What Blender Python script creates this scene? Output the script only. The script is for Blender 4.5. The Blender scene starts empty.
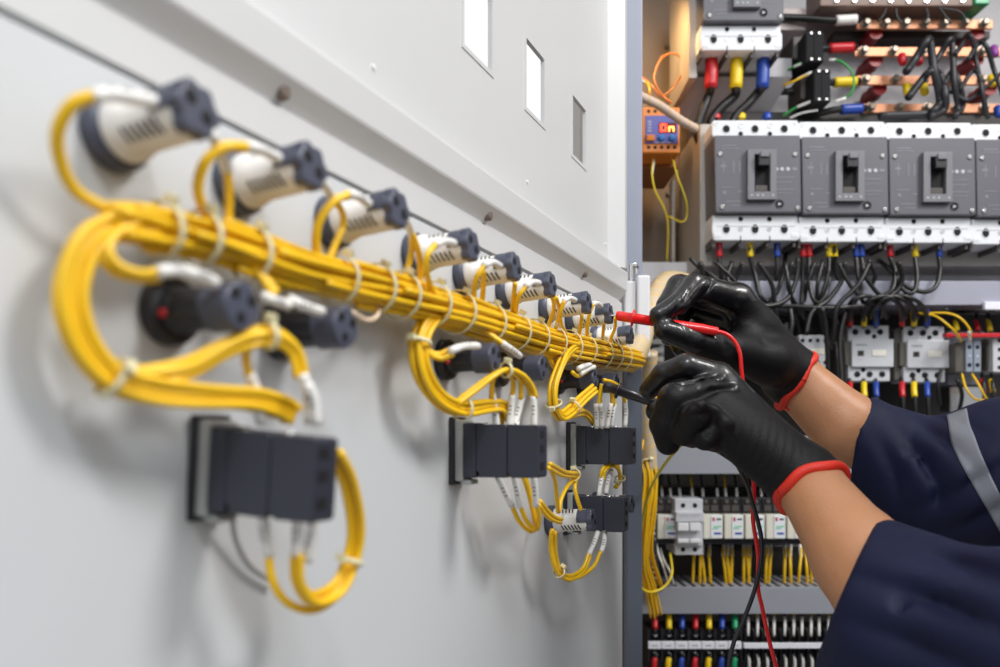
import bpy, bmesh, math, random
import numpy as np
from mathutils import Vector, Matrix
random.seed(7)
V = Vector
SC = bpy.context.scene
COL = SC.collection
F = 800.0; HX = 500.0; HY = 430.0          # focal length in pixels, horizon column and row of the photograph

def P(x, y, Y):
    """point seen at photo pixel x, y when it stands Y metres in front of the camera"""
    return V(((x-HX)*Y/F, Y, (HY-y)*Y/F))

# ---- the open door: a vertical plane hinged at (0.17, 1.0)
TH = math.atan(345/F)
DD = V((math.sin(TH), math.cos(TH), 0))      # along the door, away from the camera
DN = V((math.cos(TH), -math.sin(TH), 0))     # out of the door, towards the cabinet
UP = V((0, 0, 1))
HINGE = V((0.17, 1.0, 0))
DC = DN.dot(HINGE)
def D(x, y, h=0.0):
    """point at photo pixel x, y standing h metres off the door's face"""
    r = V(((x-HX)/F, 1, (HY-y)/F))
    return r*((DC+h)/DN.dot(r))
def DW(s, z, h=0.0):
    """door coordinates: s metres from the hinge line towards the camera, z up, h off the face"""
    return HINGE - DD*s + UP*z + DN*h
def door_frame(p):
    # local X = along the door (away), local Y = up, local Z = out of the door
    m = Matrix.Identity(4)
    for i, a in enumerate((DD, UP, DN)):
        for j in range(3): m[j][i] = a[j]
    # keep right handed: DD x UP = ?
    if DD.cross(UP).dot(DN) < 0:
        for j in range(3): m[j][0] = -DD[j]
    m.translation = p
    return m
def front_frame(p):
    # local X right, Y up, Z towards the camera (cabinet gear)
    m = Matrix(((1,0,0,0),(0,0,-1,0),(0,1,0,0),(0,0,0,1)))
    m.translation = p
    return m

# ---- materials
MATS = {}
def mat(name, col, rough=0.5, metal=0.0, noise=0.0, nscale=40, bump=0.0, bscale=200, coat=0.0, spec=0.5, emit=None, estr=0, sss=0, trans=0, stretch=None, sheen=0):
    if name in MATS: return MATS[name]
    m = bpy.data.materials.new(name); m.use_nodes = True
    nt = m.node_tree; b = nt.nodes['Principled BSDF']
    b.inputs['Base Color'].default_value = (*col, 1)
    b.inputs['Roughness'].default_value = rough
    b.inputs['Metallic'].default_value = metal
    b.inputs['Coat Weight'].default_value = coat
    b.inputs['Specular IOR Level'].default_value = spec
    if sheen: b.inputs['Sheen Weight'].default_value = sheen
    if trans: b.inputs['Transmission Weight'].default_value = trans
    if sss:
        b.inputs['Subsurface Weight'].default_value = sss
        b.inputs['Subsurface Radius'].default_value = (0.006, 0.002, 0.001)
        b.inputs['Subsurface Scale'].default_value = 1.0
    if emit:
        b.inputs['Emission Color'].default_value = (*emit, 1); b.inputs['Emission Strength'].default_value = estr
    tc = nt.nodes.new('ShaderNodeTexCoord')
    src = tc.outputs['Object']
    if stretch:
        mp = nt.nodes.new('ShaderNodeMapping'); mp.inputs['Scale'].default_value = stretch
        nt.links.new(src, mp.inputs['Vector']); src = mp.outputs['Vector']
    if noise:
        n = nt.nodes.new('ShaderNodeTexNoise'); n.inputs['Scale'].default_value = nscale; n.inputs['Detail'].default_value = 4
        nt.links.new(src, n.inputs['Vector'])
        mx = nt.nodes.new('ShaderNodeMix'); mx.data_type = 'RGBA'
        mx.inputs['A'].default_value = (*[c*(1-noise) for c in col], 1)
        mx.inputs['B'].default_value = (*[min(1, c*(1+noise)) for c in col], 1)
        nt.links.new(n.outputs['Fac'], mx.inputs['Factor'])
        nt.links.new(mx.outputs['Result'], b.inputs['Base Color'])
    if bump:
        n2 = nt.nodes.new('ShaderNodeTexNoise'); n2.inputs['Scale'].default_value = bscale; n2.inputs['Detail'].default_value = 3
        nt.links.new(src, n2.inputs['Vector'])
        bp = nt.nodes.new('ShaderNodeBump'); bp.inputs['Strength'].default_value = bump; bp.inputs['Distance'].default_value = 0.001
        nt.links.new(n2.outputs['Fac'], bp.inputs['Height'])
        nt.links.new(bp.outputs['Normal'], b.inputs['Normal'])
    MATS[name] = m
    return m

# ---- mesh builder
class MB:
    def __init__(s, frame=None):
        s.v = []; s.f = []; s.m = []; s.mats = []; s.sm = []
        s.frame = frame
    def mi(s, m):
        if m not in s.mats: s.mats.append(m)
        return s.mats.index(m)
    def add(s, vs, fs, m, smooth=False, local=True):
        o = len(s.v); k = s.mi(m)
        fr = s.frame if local else None
        for p in vs: s.v.append((fr @ V(p)) if fr is not None else V(p))
        for f in fs: s.f.append([i+o for i in f]); s.m.append(k); s.sm.append(smooth)
    def box(s, lo, hi, m, bev=0.0, rot=None):
        bm = bmesh.new(); bmesh.ops.create_cube(bm, size=1)
        c = [(a+b)/2 for a, b in zip(lo, hi)]; d = [abs(b-a) for a, b in zip(lo, hi)]
        for v in bm.verts: v.co = V((v.co.x*d[0], v.co.y*d[1], v.co.z*d[2]))
        if bev > 0:
            bmesh.ops.bevel(bm, geom=list(bm.edges), offset=min(bev, min(d)*0.45), segments=2, profile=0.5, affect='EDGES')
        R = rot.to_4x4() if rot is not None else Matrix.Identity(4)
        R.translation = V(c)
        bm.verts.index_update()
        s.add([R @ v.co for v in bm.verts], [[v.index for v in f.verts] for f in bm.faces], m, smooth=False)
        bm.free()
    def prism(s, poly, z0, z1, m, bev=0.0, m_side=None):
        """polygon in local XY extruded from z0 to z1"""
        bm = bmesh.new()
        vs = [bm.verts.new((p[0], p[1], z0)) for p in poly]
        f = bm.faces.new(vs)
        if f.normal.z == 0: f.normal_update()
        r = bmesh.ops.extrude_face_region(bm, geom=[f])
        for e in r['geom']:
            if isinstance(e, bmesh.types.BMVert): e.co.z = z1
        bmesh.ops.recalc_face_normals(bm, faces=bm.faces)
        if bev > 0:
            es = [e for e in bm.edges if abs(e.verts[0].co.z-z1) < 1e-7 and abs(e.verts[1].co.z-z1) < 1e-7]
            bmesh.ops.bevel(bm, geom=es, offset=bev, segments=2, profile=0.5, affect='EDGES')
        bm.verts.index_update()
        s.add([v.co.copy() for v in bm.verts], [[v.index for v in f.verts] for f in bm.faces], m)
        bm.free()
    def lathe(s, prof, m, seg=24, c=(0,0,0), ax=None, smooth=True, cap=True):
        """prof = [(r, z)...] turned about local Z (or axis ax) through c"""
        R = Matrix.Identity(3)
        if ax is not None: R = V(ax).to_track_quat('Z', 'Y').to_matrix()
        vs = []; fs = []
        for r, z in prof:
            for k in range(seg):
                a = 2*math.pi*k/seg
                vs.append(R @ V((r*math.cos(a), r*math.sin(a), z)) + V(c))
        n = len(prof)
        for i in range(n-1):
            for k in range(seg):
                k2 = (k+1) % seg
                fs.append([i*seg+k, i*seg+k2, (i+1)*seg+k2, (i+1)*seg+k])
        s.add(vs, fs, m, smooth)
        if cap:
            s.add([vs[k] for k in range(seg)][::-1], [list(range(seg))], m)
            s.add([vs[(n-1)*seg+k] for k in range(seg)], [list(range(seg))], m)
    def cyl(s, p0, p1, r, m, seg=16, r1=None, smooth=True):
        p0 = V(p0); p1 = V(p1); L = (p1-p0).length
        s.lathe([(r, 0), (r if r1 is None else r1, L)], m, seg, p0, p1-p0, smooth)
    def tube(s, pts, r, m, seg=8, smooth_n=6, closed=False, rs=None, caps=True, raw=False):
        pts = [V(p) for p in pts]
        if not raw: 
            if rs is not None: pts, rs = spline(pts, smooth_n, rs)
            else: pts = spline(pts, smooth_n)
        n = len(pts); 
        if rs is None: rs = [r]*n
        T = []
        for i in range(n):
            a = pts[max(0, i-1)]; b = pts[min(n-1, i+1)]
            T.append((b-a).normalized() if (b-a).length > 1e-9 else V((0,0,1)))
        u = T[0].orthogonal().normalized()
        vs = []
        for i in range(n):
            u = (u - T[i]*u.dot(T[i]))
            u = u.normalized() if u.length > 1e-6 else T[i].orthogonal().normalized()
            w = T[i].cross(u)
            for k in range(seg):
                a = 2*math.pi*k/seg
                vs.append(pts[i] + (u*math.cos(a)+w*math.sin(a))*rs[i])
        fs = []
        for i in range(n-1):
            for k in range(seg):
                k2 = (k+1) % seg
                fs.append([i*seg+k, i*seg+k2, (i+1)*seg+k2, (i+1)*seg+k])
        if caps: fs.append(list(range(seg))[::-1]); fs.append([(n-1)*seg+k for k in range(seg)])
        s.add(vs, fs, m, True, local=not raw and s.frame is not None)
    def build(s, name, parent=None, loc=None, bevel=0.0):
        me = bpy.data.meshes.new(name)
        o = bpy.data.objects.new(name, me)
        origin = V((0,0,0))
        if loc is not None: origin = V(loc)
        elif parent is not None: origin = parent.location.copy() if parent.parent is None else WORLD[parent.name]
        elif s.v:
            origin = sum(s.v, V((0,0,0)))/len(s.v)
        me.from_pydata([tuple(p-origin) for p in s.v], [], s.f)
        for m in s.mats: me.materials.append(m)
        me.polygons.foreach_set('material_index', s.m)
        me.polygons.foreach_set('use_smooth', s.sm)
        me.update()
        COL.objects.link(o)
        if parent is None: o.location = origin
        else: o.parent = parent
        WORLD[o.name] = origin
        return o
WORLD = {}

def spline(pts, n=6, rs=None):
    out = []; ro = []
    m = len(pts)
    if m < 3:
        for i in range(n+1): out.append(pts[0].lerp(pts[-1], i/n)); 
        if rs is not None:
            return out, [rs[0]+(rs[-1]-rs[0])*i/n for i in range(n+1)]
        return out
    for i in range(m-1):
        p0 = pts[i-1] if i > 0 else pts[0]*2-pts[1]
        p1 = pts[i]; p2 = pts[i+1]
        p3 = pts[i+2] if i+2 < m else pts[-1]*2-pts[-2]
        for k in range(n):
            t = k/n; t2 = t*t; t3 = t2*t
            out.append(0.5*((2*p1)+(-p0+p2)*t+(2*p0-5*p1+4*p2-p3)*t2+(-p0+3*p1-3*p2+p3)*t3))
            if rs is not None: ro.append(rs[i]+(rs[i+1]-rs[i])*t)
    out.append(pts[-1])
    if rs is not None:
        ro.append(rs[-1]); return out, ro
    return out

def tag(o, label=None, cat=None, group=None, kind=None):
    if label: o['label'] = label
    if cat: o['category'] = cat
    if group: o['group'] = group
    if kind: o['kind'] = kind
    return o
def empty(name, loc, label=None, cat=None, group=None, kind=None):
    o = bpy.data.objects.new(name, None); o.empty_display_size = 0.01
    o.location = loc; COL.objects.link(o)
    WORLD[o.name] = V(loc)
    return tag(o, label, cat, group, kind)
CH = {}
def clone(src, newloc, label=None, cat=None, group=None, rot=None, scale=None):
    """copy a thing with its parts and sub-parts"""
    def cp(o, parent):
        c = o.copy(); COL.objects.link(c)
        if parent is not None: c.parent = parent
        for ch in KIDS(o): cp(ch, c)
        return c
    r = cp(src, None)
    r.location = newloc
    if rot is not None: r.rotation_euler = rot
    if scale is not None: r.scale = scale
    if label: r['label'] = label
    if group: r['group'] = group
    WORLD[r.name] = V(newloc)
    return r
def KIDS(o):
    return list(o.children)

# ---- palette
YEL = mat('yellow_wire_insulation', (0.90, 0.54, 0.010), 0.35, noise=0.12, nscale=60)
YEL2 = mat('pale_yellow_wire', (0.85, 0.66, 0.03), 0.35)
BLKW = mat('black_wire_insulation', (0.012, 0.011, 0.011), 0.35)
GRYW = mat('grey_cable_rubber', (0.020, 0.020, 0.024), 0.45)
REDW = mat('red_wire_insulation', (0.75, 0.01, 0.012), 0.3)
REDB = mat('red_boot_vinyl', (0.55, 0.012, 0.02), 0.35)
YELB = mat('yellow_boot_vinyl', (0.85, 0.6, 0.01), 0.35)
BLUB = mat('blue_boot_vinyl', (0.015, 0.06, 0.36), 0.35)
GRNB = mat('green_boot_vinyl', (0.01, 0.3, 0.12), 0.35)
WHT = mat('white_sleeve_plastic', (0.82, 0.80, 0.76), 0.4)
INK = mat('black_print', (0.02, 0.02, 0.025), 0.6)
NYL = mat('nylon_tie', (0.74, 0.68, 0.42), 0.35, sss=0)
CREAM = mat('cream_plastic', (0.80, 0.77, 0.73), 0.38, noise=0.04)
NAVYP = mat('dark_blue_grey_plastic', (0.068, 0.075, 0.108), 0.38, noise=0.1)
BLKP = mat('black_plastic', (0.018, 0.018, 0.022), 0.35, noise=0.1)
HOLE = mat('black_recess', (0.004, 0.004, 0.005), 0.8)
STEEL = mat('zinc_steel', (0.72, 0.72, 0.72), 0.25, metal=1.0)
# =================================================== the open enclosure door
DOORM = mat('painted_door_steel', (0.60, 0.615, 0.63), 0.42, noise=0.03, nscale=6, bump=0.08, bscale=900)
DOORU = mat('painted_door_steel_upper', (0.62, 0.62, 0.62), 0.38, noise=0.03, nscale=8, bump=0.05, bscale=900)
POSTM = mat('cabinet_post_paint', (0.30, 0.32, 0.40), 0.4, noise=0.05, nscale=20)

def holed_plate(mb, S, Z, holes, h0, h1, m):
    """plate in door coordinates with rectangular holes; S, Z sorted grid lines, holes = set of (i, j) cells left open"""
    nS, nZ = len(S), len(Z)
    vs = []; idx = {}
    for side, h in ((0, h0), (1, h1)):
        for i, s in enumerate(S):
            for j, z in enumerate(Z):
                idx[(side, i, j)] = len(vs); vs.append(DW(s, z, h))
    fs = []
    solid = lambda i, j: 0 <= i < nS-1 and 0 <= j < nZ-1 and (i, j) not in holes
    for i in range(nS-1):
        for j in range(nZ-1):
            if not solid(i, j): continue
            q = [(i, j), (i+1, j), (i+1, j+1), (i, j+1)]
            fs.append([idx[(1, *c)] for c in q]); fs.append([idx[(0, *c)] for c in q][::-1])
            for (a, b), nb in (((q[0], q[1]), (i, j-1)), ((q[1], q[2]), (i+1, j)), ((q[2], q[3]), (i, j+1)), ((q[3], q[0]), (i-1, j))):
                if not solid(*nb):
                    fs.append([idx[(0, *a)], idx[(0, *b)], idx[(1, *b)], idx[(1, *a)]])
    mb.add(vs, fs, m, local=False)

door = empty('door_1', HINGE, kind='structure')
door['label'] = 'open grey painted steel enclosure door carrying the lamps and wiring'
def sY(Y): return (1.0-Y)/math.cos(TH)
b = MB(); holed_plate(b, [0.068, 1.22], [-0.75, 0.1285], set(), -0.018, 0.0, DOORM); b.build('lower_panel', door)
# upper panel with three window cut-outs
WH = -0.0105
wins = [(D(461, 42, WH).y, D(489, 66, WH).y, 0, 0), (D(524, 105, WH).y, D(542, 121, WH).y, 0, 0), (D(571, 152, WH).y, D(584, 166, WH).y, 0, 0)]
WZ0 = D(524, 105, WH).z; WZ1 = D(525, 37, WH).z
S = [0.072]; 
for (y0, y1, a, c) in wins[::-1]: S += [sY(y1), sY(y0)]
S += [1.22]
Zl = [0.188, WZ0, WZ1, 0.95]
b = MB(); holed_plate(b, S, Zl, {(1, 1), (3, 1), (5, 1)}, -0.0135, -0.0105, DOORU)
# folded rim: profile in (z, h) swept along the door
prof = [(0.1315, 0.0), (0.1485, 0.0), (0.1500, -0.0025), (0.1515, -0.0025), (0.1615, 0.0060), (0.1630, 0.0066), (0.1815, 0.0070), (0.1840, 0.0064), (0.1856, 0.004), (0.188, -0.0105), (0.188, -0.024), (0.1315, -0.024)]
def sweep(mb, prof, s0, s1, m):
    vs = [DW(s0, z, h) for z, h in prof]+[DW(s1, z, h) for z, h in prof]; n = len(prof)
    fs = [[i, i+1, n+i+1, n+i] for i in range(n-1)]+[[n-1, 0, n, 2*n-1]]+[list(range(n))[::-1], list(range(n, 2*n))]
    mb.add(vs, fs, m, local=False)
b.build('upper_panel', door)
b = MB(); sweep(b, prof, 0.070, 1.22, DOORU); rim = b.build('folded_rim', door)
# vertical rim at the hinge side of the upper panel
b = MB(); 
vs = []
for z in (0.188, 0.95):
    for s, h in ((0.070, -0.018), (0.070, 0.006), (0.078, 0.006), (0.092, -0.0105), (0.092, -0.018)): vs.append(DW(s, z, h))
b.add(vs, [[i, i+1, 6+i, 5+i] for i in range(4)]+[[4, 0, 5, 9], [4, 3, 2, 1, 0], [5, 6, 7, 8, 9]], DOORU)
b.build('hinge_side_rim', door)
# slim raised borders round the windows
for (y0, y1, a, c) in wins:
    s0, s1 = sY(y1), sY(y0)
    g = 0.0012
    b = MB()
    S2 = [s0-g*3, s0-0.0002, s1+0.0002, s1+g*3]; Z2 = [WZ0-g*3, WZ0-0.0002, WZ1+0.0002, WZ1+g*3]
    holed_plate(b, S2, Z2, {(1, 1)}, -0.0106, -0.0098, DOORU)
    b.build('window_border', door)
STUD = mat('bronze_stud', (0.16, 0.12, 0.10), 0.5)
for x in (262, 475, 575):
    p = D(x, 0, -0.008); Y = p.y
    q = DW(sY(Y), 0.156, 0.0005)
    b = MB(); b.lathe([(0.0036, -0.002), (0.0036, 0.0022), (0.0026, 0.003)], STUD, 14, q, DN); b.build('rim_stud', door)
for (x, y) in ((373, 67), (527, 182), (605, 244)):
    q = D(x, y, -0.0105)
    b = MB(); b.lathe([(0.0016, 0), (0.0014, 0.0012)], WHT, 10, q, DN); b.build('small_rivet', door)

# hinge between door and post
b = MB()
b.cyl((0.1555, 0.955, 0.175), (0.1555, 0.955, 0.197), 0.0042, STEEL, 14)
b.cyl((0.163, 0.957, 0.186), (0.163, 0.957, 0.196), 0.003, STEEL, 12)
b.tube([(0.1555, 0.955, 0.192), (0.158, 0.953, 0.197), (0.163, 0.955, 0.1965), (0.163, 0.957, 0.19)], 0.0022, STEEL, 8)
HW = mat('hinge_white_paint', (0.74, 0.74, 0.76), 0.4)
hinge = empty('door_hinge', (0.16, 0.96, 0.12), 'white steel hinge block joining the grey door to the cabinet post', 'hinge')
b.build('hinge_pin', hinge)
b = MB(); b.box((0.1465, 0.943, 0.082), (0.1605, 0.966, 0.176), HW, 0.002)
b.box((0.1610, 0.938, 0.085), (0.1765, 0.964, 0.182), HW, 0.0025); b.build('hinge_leaf', hinge)
b = MB(); 
poly = [(0.130, 0.075), (0.1465, 0.070), (0.1465, 0.172), (0.142, 0.168), (0.130, 0.155)]
vs = [(x, 0.958, z) for x, z in poly]+[(x, 0.962, z) for x, z in poly]
n = len(poly)
b.add(vs, [list(range(n)), list(range(n, 2*n))[::-1]]+[[i, n+i, n+(i+1) % n, (i+1) % n] for i in range(n)], HW)
b.build('hinge_bracket', hinge)
# =================================================== devices on the door
def make_lamp():
    p = V((0, 0, 0))
    root = empty('indicator_lamp', p, 'x', 'lamp', 'indicator lamps along the upper row')
    fr = door_frame(p) @ Matrix.Rotation(math.radians(-4), 4, 'X') @ Matrix.Diagonal((1, 1, 1.07, 1))
    b = MB(fr)
    b.lathe([(0.0105, 0), (0.0134, 0.0), (0.0136, 0.0045), (0.0122, 0.0065), (0.0100, 0.0068)], NAVYP, 36)
    b.build('mounting_ring', root)
    b = MB(fr)
    b.lathe([(0.0100, 0.004), (0.0112, 0.0045), (0.0114, 0.0095), (0.0104, 0.0112), (0.0103, 0.0125), (0.0096, 0.013), (0.0093, 0.0325), (0.0088, 0.0340)], CREAM, 36)
    body = b.build('lamp_body', root)
    b = MB(fr)
    for a0 in (218, 118):    # vent slots, low on the near side and on top
        for k in range(6 if a0 == 218 else 4):
            z = 0.0140+k*0.0028
            for t in range(1):
                a = math.radians(a0)
                pts = [V((0.00955*math.cos(math.radians(a0+da)), 0.00955*math.sin(math.radians(a0+da)), z+0.0008*(da/20.0))) for da in (-17, -8, 0, 8, 17)]
                b.tube(pts, 0.00052, HOLE, 6, 2)
    vo = b.build('vent_slots', root)
    # terminal cap: lobed block with two screw wells and a tongue running back over the body
    b = MB(fr)
    poly = []
    N = 60
    for k in range(N):
        a = 2*math.pi*k/N
        r = 0.0092*(1+0.09*math.cos(6*a+0.6)+0.03*math.cos(3*a))
        poly.append((r*math.cos(a), r*math.sin(a)))
    b.prism(poly, 0.0335, 0.0385, NAVYP, 0.0008)
    arc = [(0.0100*math.cos(math.radians(t)), 0.0100*math.sin(math.radians(t))) for t in range(112, 196, 7)]
    arc += [(0.0080*math.cos(math.radians(t)), 0.0080*math.sin(math.radians(t))) for t in range(189, 111, -7)]
    b.prism(arc, 0.0265, 0.0340, NAVYP, 0.0)
    cap = b.build('terminal_cap', root)
    for q in ((-0.0038, 0.0028), (0.0030, -0.0020)):
        b = MB(fr)
        b.lathe([(0.0025, 0.0383), (0.0025, 0.0388), (0.0020, 0.0389), (0.0001, 0.0389)], HOLE, 16, (q[0], q[1], 0), cap=True)
        b.build('screw_well', cap)
    return root
LX = [111, 235, 330, 412, 461, 502, 543.5, 569, 593]
LAMPZ = 0.105
WHERE = ['nearest the camera and most blurred, top left', 'second along the row from the camera', 'third along the row, still blurred',
         'fourth along the row from the camera', 'fifth along the row from the camera', 'sixth along the row from the camera',
         'seventh along the row, before the probed one', 'eighth along the row, touched by the red probe', 'ninth and farthest, below the red probe']
lamp0 = make_lamp(); LAMPS = []
LPOS = []
for i, x in enumerate(LX):
    base = D(x, 300, 0); base.z = LAMPZ if i < 8 else 0.094
    LPOS.append(base)
    lab = 'cream lamp body with dark cap, '+WHERE[i]
    if i == 0: lamp0.location = base; lamp0['label'] = lab; LAMPS.append(lamp0)
    else: LAMPS.append(clone(lamp0, base, lab))
def make_button():
    p = V((0, 0, 0))
    root = empty('pushbutton_body', p, 'x', 'pushbutton', 'black pushbutton bodies along the lower row')
    fr = door_frame(p)
    b = MB(fr); b.lathe([(0.009, 0), (0.0132, 0), (0.0134, 0.004), (0.0124, 0.0060), (0.0088, 0.0062)], BLKP, 36); b.build('mounting_ring', root)
    b = MB(fr)
    b.lathe([(0.0088, 0.004), (0.0090, 0.010), (0.0082, 0.0105), (0.0080, 0.026)], BLKP, 28)
    b.box((-0.0086, -0.003, 0.012), (0.0086, 0.003, 0.026), BLKP, 0.0006)
    b.build('button_body', root)
    b = MB(fr)
    poly = []
    for k in range(48):
        a = 2*math.pi*k/48
        r = 0.0092*(1+0.045*math.cos(4*a+0.8))
        poly.append((r*math.cos(a), r*math.sin(a)))
    b.prism(poly, 0.0245, 0.0375, NAVYP, 0.0012)
    tb = b.build('terminal_block', root)
    for q in ((-0.0040, 0.0044), (0.0047, 0.0026), (-0.0012, -0.0044)):
        b = MB(fr); b.lathe([(0.0022, 0.0372), (0.0022, 0.0379), (0.0018, 0.0380), (0.0001, 0.0380)], HOLE, 16, (q[0], q[1], 0)); b.build('screw_well', tb)
    b = MB(fr); b.lathe([(0.0016, 0), (0.0016, 0.0014), (0.001, 0.0018)], REDB, 12, (-0.0089, -0.0022, 0.0082), (-1, -0.1, 0)); d = b.build('red_latch_mark', root)
    return root
BX = [166, 278, 443, 497, 556, 580]
BW = ['nearest the camera, blurred, inside the big wire loop', 'second from the camera, blurred, above the near contact unit',
      'in focus, above the middle contact unit, white sleeves on top', 'just behind the third button with a white sleeve above',
      'beside the black probe tip, within the far wire loop', 'farthest one, half hidden behind the one the black probe touches']
but0 = make_button(); BPOS = []
for i, x in enumerate(BX):
    base = D(x, 300, 0); base.z = 0.0455
    BPOS.append(base)
    lab = 'black pushbutton body, '+BW[i]
    if i == 0: but0.location = base; but0['label'] = lab
    else: clone(but0, base, lab)

BOXG = mat('contact_block_graphite', (0.030, 0.033, 0.048), 0.45, noise=0.08)
PLG = mat('mount_grey_plastic', (0.36, 0.37, 0.36), 0.45)
def make_contact_unit():
    root = empty('contact_unit', V((0, 0, 0)), 'x', 'contact block', 'contact block units on the door')
    fr = door_frame(V((0, 0, 0))) @ Matrix.Diagonal((1, 1, 1.12, 1))
    # X away from camera, Y up, Z out of the door
    b = MB(fr); b.box((-0.0100, -0.0225, 0.0), (0.0110, 0.0225, 0.0035), BLKP, 0.001)
    b.build('base_plate', root)
    b = MB(fr); b.box((-0.0085, -0.0200, 0.0033), (0.0095, 0.0205, 0.0085), PLG, 0.0012)
    b.box((-0.0060, -0.0222, 0.0060), (0.0060, -0.0190, 0.0130), PLG, 0.0008); b.build('latch_frame', root)
    b = MB(fr); b.box((-0.0080, -0.0175, 0.0085), (0.0075, 0.0185, 0.0170), BOXG, 0.0012)
    b.build('adapter', root)
    for k in range(2):
        z0 = 0.0170+k*0.0198; z1 = z0+0.0194
        poly = [(-0.0075, -0.0165), (0.0065, -0.0165), (0.0065, 0.0175), (-0.0075, 0.0175)]
        b = MB(fr)
        # outline of the near face in (Z, Y): chamfered corners, drawn as a prism along X
        oy = [(z0+0.0012, -0.0170), (z1-0.0016, -0.0170), (z1, -0.0150), (z1, 0.0160), (z1-0.0012, 0.0175), (z0, 0.0175), (z0, -0.0125), (z0+0.0022, -0.0148)]
        if k: oy = [(z0+0.0030, -0.0170), (z1-0.0010, -0.0165), (z1, -0.0150), (z1, 0.0160), (z1-0.0012, 0.0170), (z0, 0.0172), (z0, -0.0135), (z0+0.0018, -0.0150)]
        n = len(oy)
        bm = bmesh.new(); vv = [bm.verts.new((-0.0078, y, z)) for z, y in oy]; f = bm.faces.new(vv)
        r = bmesh.ops.extrude_face_region(bm, geom=[f])
        for e in r['geom']:
            if isinstance(e, bmesh.types.BMVert): e.co.x = 0.0068
        bmesh.ops.recalc_face_normals(bm, faces=bm.faces)
        bmesh.ops.bevel(bm, geom=[e for e in bm.edges if e.verts[0].co.x < -0.007 and e.verts[1].co.x < -0.007], offset=0.0006, segments=2, profile=0.5, affect='EDGES')
        bm.verts.index_update()
        b.add([v.co.copy() for v in bm.verts], [[v.index for v in f.verts] for f in bm.faces], BOXG); bm.free()
        cb = b.build('contact_block', root)
        b = MB(fr)
        for zz in (z0+0.004, z0+0.014):
            b.lathe([(0.0016, 0), (0.0016, 0.0010), (0.0009, 0.0014)], STEEL, 12, (-0.002, 0.0172, zz), (0, 1, 0)); 
            break
        b.build('terminal_screw', cb)
        if k:
            for j, yy in enumerate((0.011, 0.002, -0.009)):
                b = MB(fr); b.box((-0.0055, yy-0.0022, z1-0.0002), (0.0010, yy+0.0022, z1+0.0003), HOLE); b.build('terminal_slot', cb)
    return root
cu0 = make_contact_unit()
cus = [(204, -0.0150, 'dark contact unit nearest the camera, large and blurred, with sleeved wires above and below'),
       (455, -0.0138, 'dark two-block contact unit in the middle of the door, sharp, white sleeves on top'),
       (569, -0.0148, 'dark two-block contact unit at the far end, just left of the black probe shaft'),
       (566, -0.0770, 'lowest dark contact unit, small, behind the lone white lamp body')]
for i, (x, z, lab) in enumerate(cus):
    base = D(x, 300, 0); base.z = z
    if i == 0: cu0.location = base; cu0['label'] = lab; cu0.scale = (0.95, 0.95, 0.95); cu0.rotation_mode = 'QUATERNION'; cu0.rotation_quaternion = Matrix.Rotation(math.radians(4), 3, DD).to_quaternion()
    else:
        c = clone(cu0, base, lab); c.scale = (1, 1, 1); c.rotation_quaternion = (1, 0, 0, 0)
        if i == 3: c.scale = (0.92, 0.92, 0.92)
# the green pilot dot on the nearest unit
for i, (x, yz, lab) in enumerate(((549, -0.0800, 'white lamp body lying low under the middle contact unit, with black ring'),
                        (594, -0.078, 'small white and black lamp body at the lower far end, behind the lowest contact unit'))):
    base = D(x, 300, 0); base.z = yz
    clone(lamp0, base, lab, group='indicator lamps on the lower door')
# =================================================== wiring on the door
RW = 0.00172
def frames(pts):
    n = len(pts); out = []
    t = (pts[1]-pts[0]).normalized(); u = t.orthogonal().normalized()
    for i in range(n):
        a = pts[max(0, i-1)]; b = pts[min(n-1, i+1)]; t = (b-a).normalized()
        u = (u-t*u.dot(t)); u = u.normalized() if u.length > 1e-6 else t.orthogonal().normalized()
        out.append((u, t.cross(u)))
    return out
def bundle_offsets(n, c=0.00193):
    o = []
    for k in range(n):
        r = c*math.sqrt(k+0.35) if n > 1 else 0
        a = k*2.39996
        o.append((r*math.cos(a), r*math.sin(a)))
    return o
def dpts(L): return [D(*p) for p in L]
def smooth_path(pts, k=7):
    return spline([V(p) for p in pts], k)
def add_wire(parent, pts, r, m, name='wire', seg=8):
    b = MB(); b.tube(pts, r, m, seg, raw=True); return b.build(name, parent)
def sleeve(parent, pts, r=0.0023, marks=True, k=4):
    sp = smooth_path(pts, k)
    b = MB(); b.tube(sp, r, WHT, 10, raw=True)
    if marks and len(sp) > 6:      # small printed characters round the sleeve
        n = len(sp)
        for q in range(3):
            i = int(n*(0.35+0.13*q)); i = min(i, n-2)
            t = (sp[i+1]-sp[i]).normalized()
            side = V((-0.25, -0.95, 0.15)); side = (side-t*side.dot(t)).normalized(); w = t.cross(side)
            c = sp[i]+side*(r*0.97)
            R = Matrix((w, t, side)).transposed()
            b.box((-0.0008, -0.00035, 0), (0.0008, 0.00035, 0.0002), INK, rot=None) if False else None
            vs = [c+w*a+t*bb+side*cc for a in (-0.0009, 0.0009) for bb in (-0.0003, 0.0003) for cc in (-0.0002, 0.00015)]
            b.add(vs, [[0, 1, 3, 2], [4, 6, 7, 5], [0, 4, 5, 1], [2, 3, 7, 6], [0, 2, 6, 4], [1, 5, 7, 3]], INK)
    return b.build('marker_sleeve', parent)
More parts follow.
